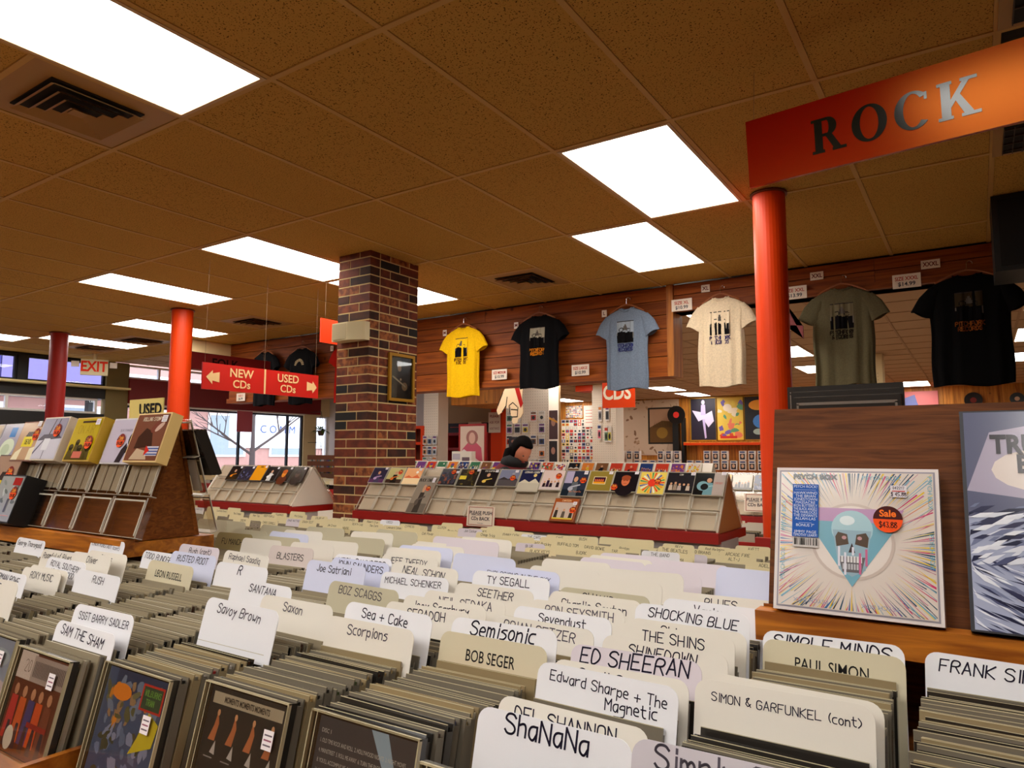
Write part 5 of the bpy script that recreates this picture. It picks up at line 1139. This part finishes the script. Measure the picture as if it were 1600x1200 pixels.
b.rect(0,W,0,Hh,0,(14,10,8)); b.ell(W*.42,Hh*.72,W*.09,Hh*.08,-.0002,(150,120,90)); b.flat([(W*.25,Hh*.79),(W*.6,Hh*.82),(W*.5,Hh*.92),(W*.34,Hh*.9)],-.0003,(60,46,36)); b.flat([(W*.28,0),(W*.66,0),(W*.56,Hh*.62),(W*.3,Hh*.62)],-.0001,(44,34,28)); b.ell(W*.66,Hh*.3,W*.13,Hh*.1,-.0004,(120,90,60)); b.flat([(W*.1,Hh*.5),(W*.7,Hh*.28),(W*.72,Hh*.31),(W*.12,Hh*.54)],-.0005,(150,130,100)); b.ell(W*.48,Hh*.46,W*.04,Hh*.03,-.0005,(160,130,100))
b.build('photograph', GLOSSP, t); MB().box(.02,.265,-.012,-.010,.02,.345).build('pane', GLASS, t)

# ------------------------------------------------------------------ person
def ring_(c, rx, ry, rot=0, tilt=(0,0), n=20, bump=0):
    return [(c[0]+rx*math.cos(2*PI*i/n)*math.cos(rot)-ry*math.sin(2*PI*i/n)*math.sin(rot), c[1]+rx*math.cos(2*PI*i/n)*math.sin(rot)+ry*math.sin(2*PI*i/n)*math.cos(rot), c[2]+tilt[0]*math.cos(2*PI*i/n)+tilt[1]*math.sin(2*PI*i/n)) for i in range(n)]
pr = thing('person', 'person with dark hair, black hood and dark red top, head bowed, behind the white rack', 'person', (-1.86, 3.62, 0), R(-10))
SKIN = mat('skin', (196,120,90), .55); HAIR = mat('dark_hair', (12,7,6), .8, spec=.08); JK = mat('black_jacket', (8,7,9), .85, kind='blotch', c2=(18,14,16), scale=20, bump=.3); MAR = mat('dark_red_top', (96,14,20), .85); JN = mat('dark_trousers', (26,28,40), .9)
# local frame: facing +x; body continuous from feet to neck grown with a skin modifier
me = bpy.data.meshes.new('body')
V = [(0,0,.80),(0,0,.92),(.02,0,1.02),(.05,0,1.08),(.09,0,1.12),(.12,0,1.17),  # pelvis, waist, chest, shoulders, neck base, neck
     (0,.09,.74),(.02,.10,.42),(0,.11,.07),(.10,.115,.04), (0,-.09,.74),(.02,-.10,.42),(0,-.11,.07),(.10,-.115,.04),
     (.06,.16,1.08),(.10,.20,.86),(.24,.16,.80),(.33,.13,.81), (.06,-.16,1.08),(.10,-.20,.86),(.24,-.16,.80),(.33,-.13,.81)]
Eg = [(0,1),(1,2),(2,3),(3,4),(4,5),(0,6),(6,7),(7,8),(8,9),(0,10),(10,11),(11,12),(12,13),(3,14),(14,15),(15,16),(16,17),(3,18),(18,19),(19,20),(20,21)]
Rd = [(.14,.12),(.13,.11),(.14,.12),(.12,.10),(.06,.06),(.055,.055),(.09,.085),(.06,.06),(.045,.045),(.03,.05),(.09,.085),(.06,.06),(.045,.045),(.03,.05),(.06,.06),(.045,.045),(.036,.036),(.03,.03),(.06,.06),(.045,.045),(.036,.036),(.03,.03)]
me.from_pydata(V, Eg, []); bo = bpy.data.objects.new('body', me); col.objects.link(bo); bo.parent = pr
sk = bo.modifiers.new('skin', 'SKIN'); me.skin_vertices[0].data
for i, rr in enumerate(Rd): me.skin_vertices[0].data[i].radius = rr
me.skin_vertices[0].data[0].use_root = True
sb = bo.modifiers.new('sub', 'SUBSURF'); sb.levels = 2; sb.render_levels = 2
me.materials.append(JK)
# red lower hood / top, hood, head, hair
b = MB(); rs = []
for k in range(9):
    f = k/8; rs.append(ring_((-.03+.09*f, 0, 1.00+.165*f), .165*(1-.40*f**1.7), .225*(1-.52*f**1.6), 0, (-.035*f, 0)))
b.rings(rs).build('red_top', MAR, pr, smooth=True)
b = MB(); rs = []
for k in range(7):
    f = k/6; rs.append(ring_((.045+.06*f, 0, 1.145+.085*f), .105+.022*math.sin(f*PI)-.03*f, .125+.022*math.sin(f*PI)-.04*f, 0, (-.03, 0)))
b.rings(rs, cap=False).build('hood', JK, pr, smooth=True)
# head tilted forward: ellipsoid with brow, nose, chin, ears
hd = thing('head', '', '', (0,0,0)); bpy.data.objects.remove(hd)
HM = Matrix.Translation((.15, 0, 1.265)) @ Matrix.Rotation(R(38), 4, 'Y') @ Matrix.Rotation(R(-12), 4, 'Z')
b = MB(); b.M = HM; rs = []
for k in range(1, 18):
    tt = PI*k/18; z = -.115*math.cos(tt); s_ = math.sin(tt)**.8; jaw = 1-.28*max(0, -z/.115)
    ring = []
    for i in range(24):
        a = 2*PI*i/24; x = .095*s_*math.cos(a)*(1 if math.cos(a) < 0 else jaw); y = .074*s_*math.sin(a)*jaw
        if math.cos(a) > .9: x += .026*math.exp(-((z+.016)/.018)**2)+.004*math.exp(-((z-.03)/.012)**2)+.005*math.exp(-((z+.048)/.008)**2)+.006*math.exp(-((z+.09)/.014)**2)
        elif .62 < math.cos(a) <= .9: x -= .006*math.exp(-((z-.012)/.016)**2)
        ring.append((x, y, z))
    rs.append(ring)
b.rings(rs)
for s in (-1, 1): b.blob((-.004, s*.073, -.005), (.016, .008, .028), 0, nu=8, nv=6)
b.build('head', SKIN, pr, smooth=True)
b = MB(); b.M = HM
for s in (-1, 1): b.blob((.082, s*.03, .012), (.007, .012, .006), 0, nu=8, nv=5)
b.build('eyes', mat('eye', (30,20,16), .3), pr)
b = MB(); b.M = HM; b.blob((.088, 0, -.050), (.008, .022, .006), nu=8, nv=5); b.build('mouth', mat('lips', (150,70,60), .5), pr)
b = MB(); b.M = HM; rs = []; r = random.Random(3)
for k in range(0, 15):
    tt = PI*(.03+.80*k/14); z = .018+.128*math.cos(tt); s_ = math.sin(tt)
    ring = []
    for i in range(28):
        a = 2*PI*i/28; ca = math.cos(a); q = 1+.02*math.sin(i*3+k)
        front = ca > .35 and z < .07
        x = -.018+(.112*s_*ca*q if not front else .06*s_*ca); y = .090*s_*math.sin(a)*q
        if ca < .2 and z < 0: x -= .012; 
        ring.append((x, y, z))
    rs.append(ring)
b.rings(rs).build('hair', HAIR, pr, smooth=True)
b = MB(); rs = []
for k in range(7): f = k/6; rs.append(ring_((.06-.05*f, 0, 1.30-.20*f), .075+.02*math.sin(f*3), .095-.005*f, 0, (.02, 0), 16))
b.rings(rs).build('back_hair', HAIR, pr, smooth=True)
for s in (-1, 1):     # hands resting on the racks in front: palm, four fingers, thumb
    b = MB(); b.blob((.355, s*.13, .80), (.045, .036, .014), nu=12, nv=7)
    for q, (dy, L1) in enumerate([(-.026,.052),(-.009,.060),(.009,.057),(.025,.046)]):
        p0 = Vector((.385, s*.13+dy, .802)); p1 = p0+Vector((L1*.55, dy*.15, -.006)); p2 = p1+Vector((L1*.5, 0, -.022)); b.tube(p0, p1, .009, 8, r1=.0085); b.tube(p1, p2, .0085, 8, r1=.007)
    p0 = Vector((.345, s*(.13-.03), .80)); p1 = p0+Vector((.03, -s*.028, -.004)); p2 = p1+Vector((.026, -s*.004, -.010)); b.tube(p0, p1, .011, 8, r1=.0095); b.tube(p1, p2, .0095, 8, r1=.008)
    b.build('hand', SKIN, pr, smooth=True)

# ------------------------------------------------------------------ racks and bins farther back
def lowbin(lab, x0, x1, y0, y1, z, mcol, seed, ncards, rack=None):
    t = thing('cd_bin_island', lab, 'display counter', (0,0,0))
    MB().box(x0, x1, y0, y1, .08, z-.13).build('bin_base', mcol, t); MB().box(x0+.05, x1-.05, y0+.06, y1-.06, 0, .08).build('plinth', BLACK, t)
    MB().box(x0, x1, y0-.02, y0, z-.22, z-.06).build('front_rail', RED, t)
    r = random.Random(seed); s = MB(); y = y0+.06
    n = int((x1-x0)/.17)
    while y < y1-.06:
        if rack and rack[0] < y < rack[1]: y += .02; continue
        for k in range(n):
            c = x0+.01+.17*k
            s.box(c, c+.142, y, y+.010, z-.13, z-.01-r.uniform(0,.006), 0, r.choice(cdcol))
            if r.random() < ncards: s.box(c-.004, c+.15, y+.011, y+.012, z-.13, z+.035-r.uniform(0,.01), 0, r.choice([(222,206,160),(226,216,194),(216,206,190)]))
        y += .02
    tag(s.build('packed_cds', PP), 'packed CDs and cards filling '+lab, 'cds', kind='stuff')
    return t
lowbin('third low island of CD bins behind the white racks', -5.6, -.35, 4.5, 5.6, .86, WHITE, 1, .18, (4.8, 5.3))
W2 = (-5.5, -.45, 4.85, .87, 1.16, 5.05)
aframe('display_rack', 'long white CD rack of the third island, its top edge just above the middle rack', *W2[:6], 5.25, WHITE, WHITE, RED, pockets=False, led=.03, lz=.045)
Pq = on_rack(0, *W2[2:5], W2[5], 0, lift=.02); r = random.Random(12)
cols = [(190,60,40),(40,60,110),(206,180,60),(30,30,34),(200,190,176),(120,80,50),(60,110,80),(206,120,50),(110,60,120),(226,216,200)]
cover_n = ['red','dark blue','yellow','black','off-white','brown','green','orange','violet','pale']
for k in range(30):
    i = r.randrange(10); p2 = [cols[i], r.choice(cols), r.choice(cols), r.choice(cols)]
    t = thing('cd_case', f'{cover_n[i]} CD case in the top row of the third island rack', 'cd', group=f'{cover_n[i]} CDs on the third island rack', M=Pq(W2[0]+.03+.165*k, .205))
    MB().box(0,.142,-.011,0,0,.13,0,(190,180,160)).build('case_body', PRINT, t); b = MB(); b.M = Matrix.Translation((.004,-.0115,.004)); art(b, .134, .12, r.choice(['portrait','group','abstract','landscape','figure']), p2, k, 0); b.build('cover', GLOSSP, t)
lowbin('low island of CD bins seen beyond the right end of the middle rack', -.22, 2.7, 3.0, 4.1, .74, WHITE, 2, .3, (3.44, 3.92))
W3 = (-.2, 2.65, 3.5, .80, 1.10, 3.68)
aframe('display_rack', 'white CD rack with red ledge seen between the middle rack and the right column', *W3[:6], 3.86, WHITE, WHITE, RED, pitch=.155, rows=3, led=.03, lz=.045, pockets=True, backp=False)
Pq3 = on_rack(0, *W3[2:5], W3[5], 0, lift=.02)
for k, (kind, pal, lab, ti) in enumerate([('group',[(90,80,80),(60,50,60),(120,110,110),(90,70,60),(60,50,50)],'dark greyish CD at the left end',None),('plain',[(206,160,50)],'amber yellow CD with black lettering and orange dot','JOHN COLTRANE'),('group',[(206,190,170),(90,80,80),(60,50,60),(120,110,110),(90,80,70)],'cream CD with small figures',None),('abstract',[(60,60,90),(90,60,50),(120,120,140),(60,60,60)],'blue speckled CD hidden by the column',None)]):
    rack_cd(0,0,0,0,.145,.13,.012,kind,pal,60+k,lab+' of the small far white rack', ti, (60,40,10) if k == 1 else (60,50,50), (.75,.75) if k == 1 else None, None, (190,180,160), M=Pq3(W3[0]+.04+.155*k, .205))
notice('notice_card', 'small notice reading PLEASE PUSH CDs BACK beside the right column', Matrix.Translation((.27, 3.45, .84)) @ Matrix.Rotation(R(-8), 4, 'X'), .2, .13, [('PLEASE PUSH', .58, .17, 0, 1), ('CDs BACK', .3, .17, 0, 1)], border=(170,80,60))
# low tables under the street window
lowbin('low bins in front of the street window', -9.6, -6.2, 5.6, 6.8, .80, WHITE, 5, .2)
t = thing('media_crate', 'brown slatted crate of records in front of the street window', 'crate', (-8.5, 7.0, 0))
MB().box(0,.9,0,.45,.0,.9).build('stand', mat('crate_stand', (110,70,40), .7), t)
for k in range(3): MB().box(-.01,.92,-.02,0,.92+.11*k,1.0+.11*k).build('slat', mat('crate_slat', (120,66,30), .7), t)
b = MB()
for k in range(24): b.box(.02+.036*k,.05+.036*k,.02,.4,.9,1.18+.02*math.sin(k*7),0,rnd.choice(cols))
tag(b.build('packed_records', PP, loc=(-8.5,7.0,0)), 'records packed upright in the brown crate by the street window', 'records', kind='stuff')
notice('notice_card', 'white price notice standing in front of the record crate', Matrix.Translation((-7.45, 6.7, .792)), .42, .5, [('PREVIEW COPIES', .8, .1, 0, 1), ('$1.88...', .5, .2, 1, 1), ('or', .35, .1, 0, 0), ('6 for $10', .15, .1, 1, 0)], c1=(190,40,40))
t = thing('hanging_cloth', 'small reddish paper notice taped to the street window', 'notice', (-10.12, 6.62, 1.66)); MB().box(0,.01,0,.34,0,.4).build('sheet', mat('red_sheet', (180,80,90), .8), t)
def hangplant(x, y, z, lab, s=1):
    t = thing('hanging_plant', lab, 'plant', (x, y, z)); r = random.Random(int(z*100))
    MB().tube((0,0,0),(0,0,.11*s),.05*s,12,r1=.08*s).build('pot', mat('plant_pot', (90,60,40), .8), t)
    b = MB()
    for k in range(34):
        a = r.uniform(0,2*PI); l = r.uniform(.08,.2)*s; p = Vector((.05*math.cos(a), .05*math.sin(a), .10*s)); q = p+Vector((l*math.cos(a), l*math.sin(a), r.uniform(-.12,.10)*s)); n = Vector((-math.sin(a), math.cos(a), 0))*.02*s; m_ = (p+q)/2+Vector((0,0,.03))
        b.add([tuple(p), tuple(m_+n), tuple(q), tuple(m_-n)], [(0,1,2,3)])
    b.build('foliage', mat('leaf_green', (70,100,30), .7), t)
    b = MB(); 
    for k in range(3): a = 2*PI*k/3; b.tube((.08*math.cos(a), .08*math.sin(a), .10*s), (0,0,.5), .003, 4)
    b.tube((0,0,.5), (-.4,0,.5), .005, 5); b.build('hanger_cord', BLACK, t)
hangplant(-9.8, 8.42, 1.62, 'upper green hanging plant on the cream wall by the street window'); hangplant(-9.8, 8.42, .98, 'lower green hanging plant below the other by the street window', .9)
# accessories on the peg wall and pegboard pillars
def blister(x, y, z, w_, h_, c, lab, grp, rz=0):
    t = thing('blister_pack', lab, 'accessory pack', M=Matrix.Translation((x, y, z)) @ Matrix.Rotation(rz, 4, 'Z'), group=grp)
    b = MB().box(0,w_,-.012,-.006,0,h_,0,(226,220,214)); b.rect(w_*.1,w_*.9,h_*.1,h_*.62,-.0125,c); b.rect(w_*.1,w_*.9,h_*.72,h_*.9,-.0125,rnd.choice(cols)); b.ell(w_*.5,h_*.36,w_*.25,h_*.18,-.013,(30,30,34)); b.build('pack_card', PRINT, t)
    MB().tube((w_/2,0,h_*.95),(w_/2,-.05,h_*.95),.003,5).build('peg', CHROME, t)
r = random.Random(21)
for i in range(6):
    for j in range(5): blister(-9.9+.36*i+.0*j, 8.985, .95+.24*j, .2, .2, r.choice(cols), 'accessory pack on the pegboard wall left of the brick pillar', 'packs on the pegboard wall')
# white pegboard column with orange top
PEG = mat('white_pegboard', (236,222,204), .7)
def sqcol(x0, x1, y0, y1, lab, m=PEG, cap=None, z1=H):
    t = thing('square_column', lab, 'column', (x0, y0, 0)); MB().box(0,x1-x0,0,y1-y0,0,z1).build('column_shaft', m, t)
    if cap: MB().box(-.01,x1-x0+.01,-.01,y1-y0+.01,cap,z1-.002).build('column_cap', ORED, t)
    b = MB()
    for i in range(int((x1-x0)/.05)):
        for j in range(int(1.6/.05)): b.box(.02+i*.05,.028+i*.05,-.001,.0,.9+j*.05,.908+j*.05)
    b.build('peg_holes', mat('peg_hole', (120,96,70), .9), t)
    return t
sqcol(-7.19, -6.83, 8.65, 8.95, 'white pegboard column with an orange top right of the brick pillar', cap=2.43)
for i in range(3):
    for j in range(3): blister(-7.17+.12*i, 8.62, 1.02+.2*j, .10, .17, [(200,140,80),(60,90,130),(170,180,190)][i], 'small accessory pack hung on the first pegboard column', 'packs on the first pegboard column')
t = thing('shelf_unit', 'red open shelf unit just right of the brick pillar', 'shelf', (-7.62, 8.6, 0))
for x in (0,.40): MB().box(x,x+.05,0,.3,0,1.78).build('side_panel', ORED, t)
for z in (.35,.75,1.08,1.42,1.73): MB().box(.05,.40,0,.3,z,z+.05).build('shelf', ORED, t)
MB().box(.05,.40,.28,.3,0,1.73).build('back_panel', mat('brown_back', (96,44,18), .8), t)
t = thing('office_soffit', 'orange wooden soffit over the office doorway', 'soffit', (-6.8, 9.0, 2.06)); MB().box(0,1.25,0,1.6,.12,H-2.06).build('soffit_board', PINEV, t)
t = thing('shelf_unit', 'red shelf unit with black boxes below the audio equipment', 'shelf', (-7.95, 10.3, 0))
for x in (0,1.05): MB().box(x,x+.06,0,.4,0,1.70).build('side_panel', RED, t)
for z in (.5,.95,1.32,1.64): MB().box(.06,1.05,0,.4,z,z+.06).build('shelf', RED, t)
MB().box(.06,1.05,.38,.4,0,1.64).build('back_panel', BLACK, t)
for k, (x, w_, h_, c, lab) in enumerate([(-7.9,.5,.2,(16,14,16),'black stereo receiver on top of the red office shelf'),(-7.36,.34,.22,(206,180,150),'beige camera-like box on top of the red office shelf'),(-7.0,.14,.2,(20,18,20),'small black box right on top of the red office shelf')]):
    t = thing('audio_unit', lab, 'equipment', (x, 10.3, 1.701)); MB().box(0,w_,0,.3,0,h_).build('unit_body', mat('unit_%d' % k, c, .5), t); MB().box(w_*.1,w_*.9,-.004,0,h_*.55,h_*.62).build('display_strip', mat('strip', (170,60,40), .4), t); MB().tube((w_*.75,-.02,h_*.3),(w_*.75,0,h_*.3),.02,10).build('knob', mat('knob_m', (90,80,80), .4), t)
sqcol(-6.70, -6.42, 10.2, 10.4, 'orange-red square post at the office doorway', m=ORED, z1=2.17)
notice('notice_card', 'white notice taped to the orange-red post', Matrix.Translation((-6.74, 10.17, 1.68)), .3, .42, [('PLEASE', .75, .12, 1, 1), ('ASK FOR', .45, .12, 1, 0), ('ASSISTANCE', .15, .12, 1, 0)])
t = thing('framed_poster', 'red framed poster of a person with big hair in pink tones behind the shopper', 'poster', (-5.98, 8.24, .992))
MB().box(-.04,.56,0,.02,-.04,.78).build('frame', RED, t)
b = MB(); b.M = Matrix.Translation((0,-.002,0)); b.rect(0,.52,0,.74,0,(226,200,180)); b.flat([(.0,0),(.5,0),(.46,.36),(.34,.46),(.18,.46),(.05,.34)],-.0005,(206,90,110)); b.ell(.26,.54,.13,.13,-.001,(170,110,100)); b.ell(.26,.53,.07,.10,-.0015,(226,180,160)); b.flat([(.04,.3),(.5,.02),(.5,.08),(.08,.34)],-.002,(236,220,214)); b.rect(.18,.34,.1,.3,-.0012,(226,150,150)); b.build('print', PRINT, t)
t = thing('magazine_box', 'white literature box standing left of the pink poster', 'box', (-5.9, 7.9, .95)); MB().box(0,.42,0,.12,0,.34).build('box_body', WHITE, t); b = MB(); b.rect(.22,.38,.04,.24,-.002,(110,90,100)); b.rect(.02,.18,.2,.3,-.002,(190,180,190)); b.build('print', INK, t)
t = thing('counter', 'low service counter in the back room behind the shopper', 'counter', (-6.9, 7.7, 0)); MB().box(0,2.9,0,.6,0,.90).build('counter_body', WHITE, t); MB().box(-.03,2.93,-.03,.63,.90,.95).build('counter_top', PINE, t)
sqcol(-5.45, -4.55, 8.9, 9.25, 'wide cream pegboard column hung with merchandise packs behind the pointing hand', z1=H)
for i in range(5):
    for j in range(5):
        if r.random() < .85: blister(-5.42+.17*i, 8.88, .98+.21*j, .13, .18, r.choice(cols), 'merchandise pack on the wide pegboard column', 'packs on the wide pegboard column')
for k, (x, z, w_, h_, c) in enumerate([(-4.62,1.05,.16,.42,(40,30,34)),(-4.62,1.5,.17,.5,(90,60,60)),(-5.36,1.35,.2,.2,(60,60,70))]):
    t = thing('poster', ['narrow dark poster low on the wide pegboard column','narrow dark rainbow poster higher on the wide pegboard column','small square dark picture left on the wide pegboard column'][k], 'poster', (x+(.1 if k < 2 else 0), 8.86, z)); b = MB().box(0,w_,0,.004,0,h_,0,c); b.ell(w_/2,h_*.6,w_*.25,h_*.15,-.001,(190,140,120)); b.flat([(0,h_*.7),(w_,h_*.55),(w_,h_*.62),(0,h_*.78)],-.0015,(226,160,50)) if k == 1 else None; b.build('print', PRINT, t)
# far pine wall
t = sqcol(-5.28, -4.72, 12.0, 12.4, 'white pegboard column with orange top under the CDS sign'); MB().box(-.4,.02,-.01,.4,2.62,H-.004).build('column_cap', ORED, t)
for k, (x, z, c) in enumerate([(-5.12,1.95,(120,120,126)),(-4.95,1.95,(60,60,66)),(-5.14,1.55,(226,110,130)),(-4.98,1.5,(110,140,110)),(-4.9,1.5,(206,190,80))]): blister(x, 11.98, z, .09, .34, c, ['slim grey','dark','pink','green','yellow'][k]+' item hung on the white pegboard column under the CDS sign', None)
def poster(x, z, w_, h_, lab, fn, y=16.44, fr=None):
    t = thing('poster', lab, 'poster', (x, y, z)); MB().box(0,w_,0,.01,0,h_,0,(230,220,206)).build('sheet', PRINT, t); b = MB(); fn(b, w_, h_); b.build('print', PRINT, t)
    if fr: MB().box(-.03,0,-.01,.015,-.03,h_+.03).box(w_,w_+.03,-.01,.015,-.03,h_+.03).box(0,w_,-.01,.015,-.03,0).box(0,w_,-.01,.015,h_,h_+.03).build('frame', fr, t)
def p_dance(b, W, Hh): b.rect(0,W,0,Hh,-.001,(30,24,44)); b.flat([(W*.05,Hh*.72),(W*.3,Hh*.45),(W*.5,Hh*.5),(W*.7,Hh*.3),(W*.92,Hh*.45),(W*.85,Hh*.7),(W*.6,Hh*.62),(W*.5,Hh*.66)],-.002,(216,206,236)); b.flat([(W*.4,Hh*.6),(W*.6,Hh*.6),(W*.58,Hh*.85),(W*.42,Hh*.85)],-.003,(190,176,226)); b.ell(W*.5,Hh*.91,W*.07,Hh*.06,-.003,(216,206,236)); b.flat([(W*.46,Hh*.5),(W*.56,Hh*.5),(W*.62,Hh*.05),(W*.55,Hh*.03)],-.003,(196,180,226))
def p_color(b, W, Hh): art(b, W, Hh, 'abstract', [(226,190,70),(210,80,40),(110,90,170),(230,200,70),(226,120,90),(90,150,110),(240,220,190)], 5, -.001); b.ell(W*.4,Hh*.76,W*.17,Hh*.09,-.004,(240,224,200)); b.rect(W*.1,W*.75,Hh*.03,Hh*.09,-.004,(206,40,30))
def p_dark(b, W, Hh): b.rect(0,W,0,Hh,-.001,(14,14,24)); b.ell(W*.6,Hh*.42,W*.3,Hh*.16,-.002,(60,120,190)); b.ell(W*.5,Hh*.8,W*.35,Hh*.12,-.002,(226,150,40)); b.ell(W*.5,Hh*.18,W*.2,Hh*.07,-.002,(150,170,160))
def p_wall(b, W, Hh):
    b.rect(0,W,0,Hh,-.001,(222,196,170)); r = random.Random(6)
    for k in range(60): x, z = r.uniform(.02,.98), r.uniform(.02,.98); b.ell(W*x, Hh*z, W*r.uniform(.01,.05), Hh*r.uniform(.005,.03), -.002-.00002*k, r.choice([(150,110,80),(196,160,126),(170,130,96),(206,176,150)]), 7, a=r.uniform(0,3), jit=.4, rnd=r)
    b.rect(W*.45,W*.97,Hh*.2,Hh*.86,-.004,(24,20,18)); b.rect(W*.48,W*.94,Hh*.23,Hh*.83,-.005,(190,150,120)); b.flat([(W*.48,Hh*.23),(W*.94,Hh*.23),(W*.94,Hh*.6),(W*.7,Hh*.62),(W*.48,Hh*.5)],-.006,(110,74,24)); b.ell(W*.7,Hh*.4,W*.1,Hh*.1,-.007,(160,120,40)); 
    for k in range(12): b.flat([(W*(.55+.03*k),Hh*.5),(W*(.56+.03*k),Hh*.5),(W*(.58+.03*k),Hh*(.62+.01*k))],-.008,(60,40,20))
poster(-6.55, 1.22, 1.6, 1.50, 'large pale peeling-wall poster with a dark framed picture on the far pine wall', p_wall)
poster(-4.62, 1.62, .66, 1.08, 'dark violet poster of a dancer in a pale billowing dress, far pine wall', p_dance, fr=GOLD); poster(-3.92, 1.62, .66, 1.08, 'multicoloured yellow and violet abstract poster on the far pine wall', p_color, fr=GOLD); poster(-3.22, 1.62, .66, 1.08, 'dark poster with blue and orange shapes beside the right column', p_dark, fr=GOLD)
def p_st(b, W, Hh):
    r = random.Random(4)
    for i in range(9):
        for j in range(14): b.rect(W*(i+.08)/9, W*(i+.92)/9, Hh*(j+.08)/14, Hh*(j+.9)/14, -.001, r.choice([(236,230,220),(40,36,40),(206,60,40),(60,80,140),(226,190,70),(226,220,210),(200,190,180),(90,90,90)])); b.ell(W*(i+.5)/9, Hh*(j+.5)/14, W*.03, Hh*.02, -.002, r.choice([(30,30,34),(200,50,40),(230,220,200)]), 8)
poster(-8.55, .9, 1.2, 1.35, 'display board crowded with small stickers on the far pine wall', p_st)
poster(-8.4, 2.3, .55, .35, 'small stack of notices high on the far pine wall, left', p_st); 
for k, (x, z, w_, h_) in enumerate([(-7.8,2.02,.42,.62),(-6.75-.55,1.72,.4,.6),(-7.3,1.0,.45,.66)]):
    poster(x, z, w_, h_, ['white notice with faint red text above the sticker board','upper sheet of small pictures right of the white column','lower sheet of small pictures right of the white column'][k], [lambda b,W,Hh: [b.rect(W*.15,W*.85,Hh*(.2+.14*q),Hh*(.23+.14*q),-.001,(206,110,100)) for q in range(5)], p_st, p_st][k], y=16.42)
t = thing('record_tower', 'black tower topped by a giant black vinyl record with red label', 'display', (-4.95, 16.2, 0)); MB().box(-.1,.06,0,.15,0,2.2).build('tower_post', BLACK, t); MB().box(.14,.22,0,.15,0,2.2).build('tower_post', BLACK, t)
o = MB().tube((.02,-.03,2.28),(.02,0,2.28),.24,32).build('record', mat('vinyl', (12,10,12), .3), t); MB().tube((.02,-.035,2.28),(.02,-.03,2.28),.08,24).build('record_label', mat('label_red', (206,40,30), .5), t)
t = thing('wall_shelf', 'orange-red wooden wall shelf under the far posters', 'shelf', (-4.72, 16.1, 1.48)); MB().box(0,6.5,0,.35,0,.06).build('shelf_board', ORED, t); MB().box(0,6.5,.0,.35,.06,.08).build('shelf_top', PINEV, t)
t = thing('counter', 'long low counter along the far pine wall', 'counter', (-8.8, 15.7, 0)); MB().box(0,11.5,0,.6,0,.86).build('counter_body', PINE, t)
bx = None; FB = [(1,),(2,)]
for k in range(34):
    i = k//2; x = -6.4+.22*i+(.12 if i > 7 else 0); z = .861+(.24 if k % 2 else 0)
    if k % 2 and i in (3,4,8,9,13): continue
    if bx is None or k < 4:
        t = thing('figure_box', '', '', (0,0,0)); b = MB().box(0,.16,0,.12,0,.23,0,(226,214,204)); b.rect(.02,.14,.02,.16,-.001,(40,30,40)); b.ell(.08,.1,.035,.045,-.002,(206,160,130)); b.rect(.02,.14,.18,.215,-.001,r.choice(cols)); b.build('box_body', PRINT, t); bx = t
    else: t = bx.copy(); col.objects.link(t); c_ = bx.children[0].copy(); col.objects.link(c_); c_.parent = t
    t.location = (x, 15.75, z); tag(t, 'small boxed toy figure standing in two layers on the far counter', 'figure box', 'boxed figures on the far counter')
poster(.25, 2.30, .0+.75, .36, 'pink and blue poster high on the far pine wall over the right rack', lambda b,W,Hh: (b.rect(0,W,0,Hh,-.001,(226,120,120)), b.flat([(0,0),(W*.5,0),(W*.4,Hh*.8),(0,Hh*.5)],-.002,(110,120,180))))
for k, (x, z, rr) in enumerate([(.28,2.62,.05),(1.65,2.42,.17),(2.42,2.42,.13)]):
    t = thing('vinyl_record', ['tiny gold-labelled record on the far pine wall over the right rack','black record with dark red label on the far pine wall','black record with pale label at the far right of the pine wall'][k], 'record', (x, 16.42, z)); MB().tube((0,0,0),(0,.01,0),rr,28).build('disc', MATS['vinyl'], t); MB().tube((0,-.004,0),(0,0,0),rr*.35,20).build('label', mat('lab%d' % k, [(206,150,40),(120,30,24),(226,190,160)][k], .5), t)
sqcol(.42, .56, 10, 10.3, 'slender cream column far behind the olive grey T-shirt', m=CREAM)
t = thing('wall_speaker', 'large black speaker cabinet hung at the ceiling, upper right', 'speaker', (1.83, 3.15, 2.30)); MB().box(0,.5,0,.4,0,.449).build('speaker_box', BLACK, t); MB().box(.03,.47,-.008,0,.03,.42).build('speaker_grille', mat('spk', (20,18,18), .9), t)
t = thing('wall_bracket', 'small dark red wedge bracket right of the right red column', 'bracket', (.49, 3.9, 2.24)); MB().prism([(0,.0),(.14,-.02),(.14,-.12),(0,.20)], 0, .02).build('wedge', DRED, t); MB().box(0,.02,.02,.30,.0,.1).build('arm', DRED, t)
t = thing('market_box', 'cardboard file box standing in the far bins right of the middle rack', 'box', (.62, 3.05, .80)); MB().box(0,.3,0,.2,0,.12).build('box_body', CREAM, t)
bpy.context.view_layer.update()
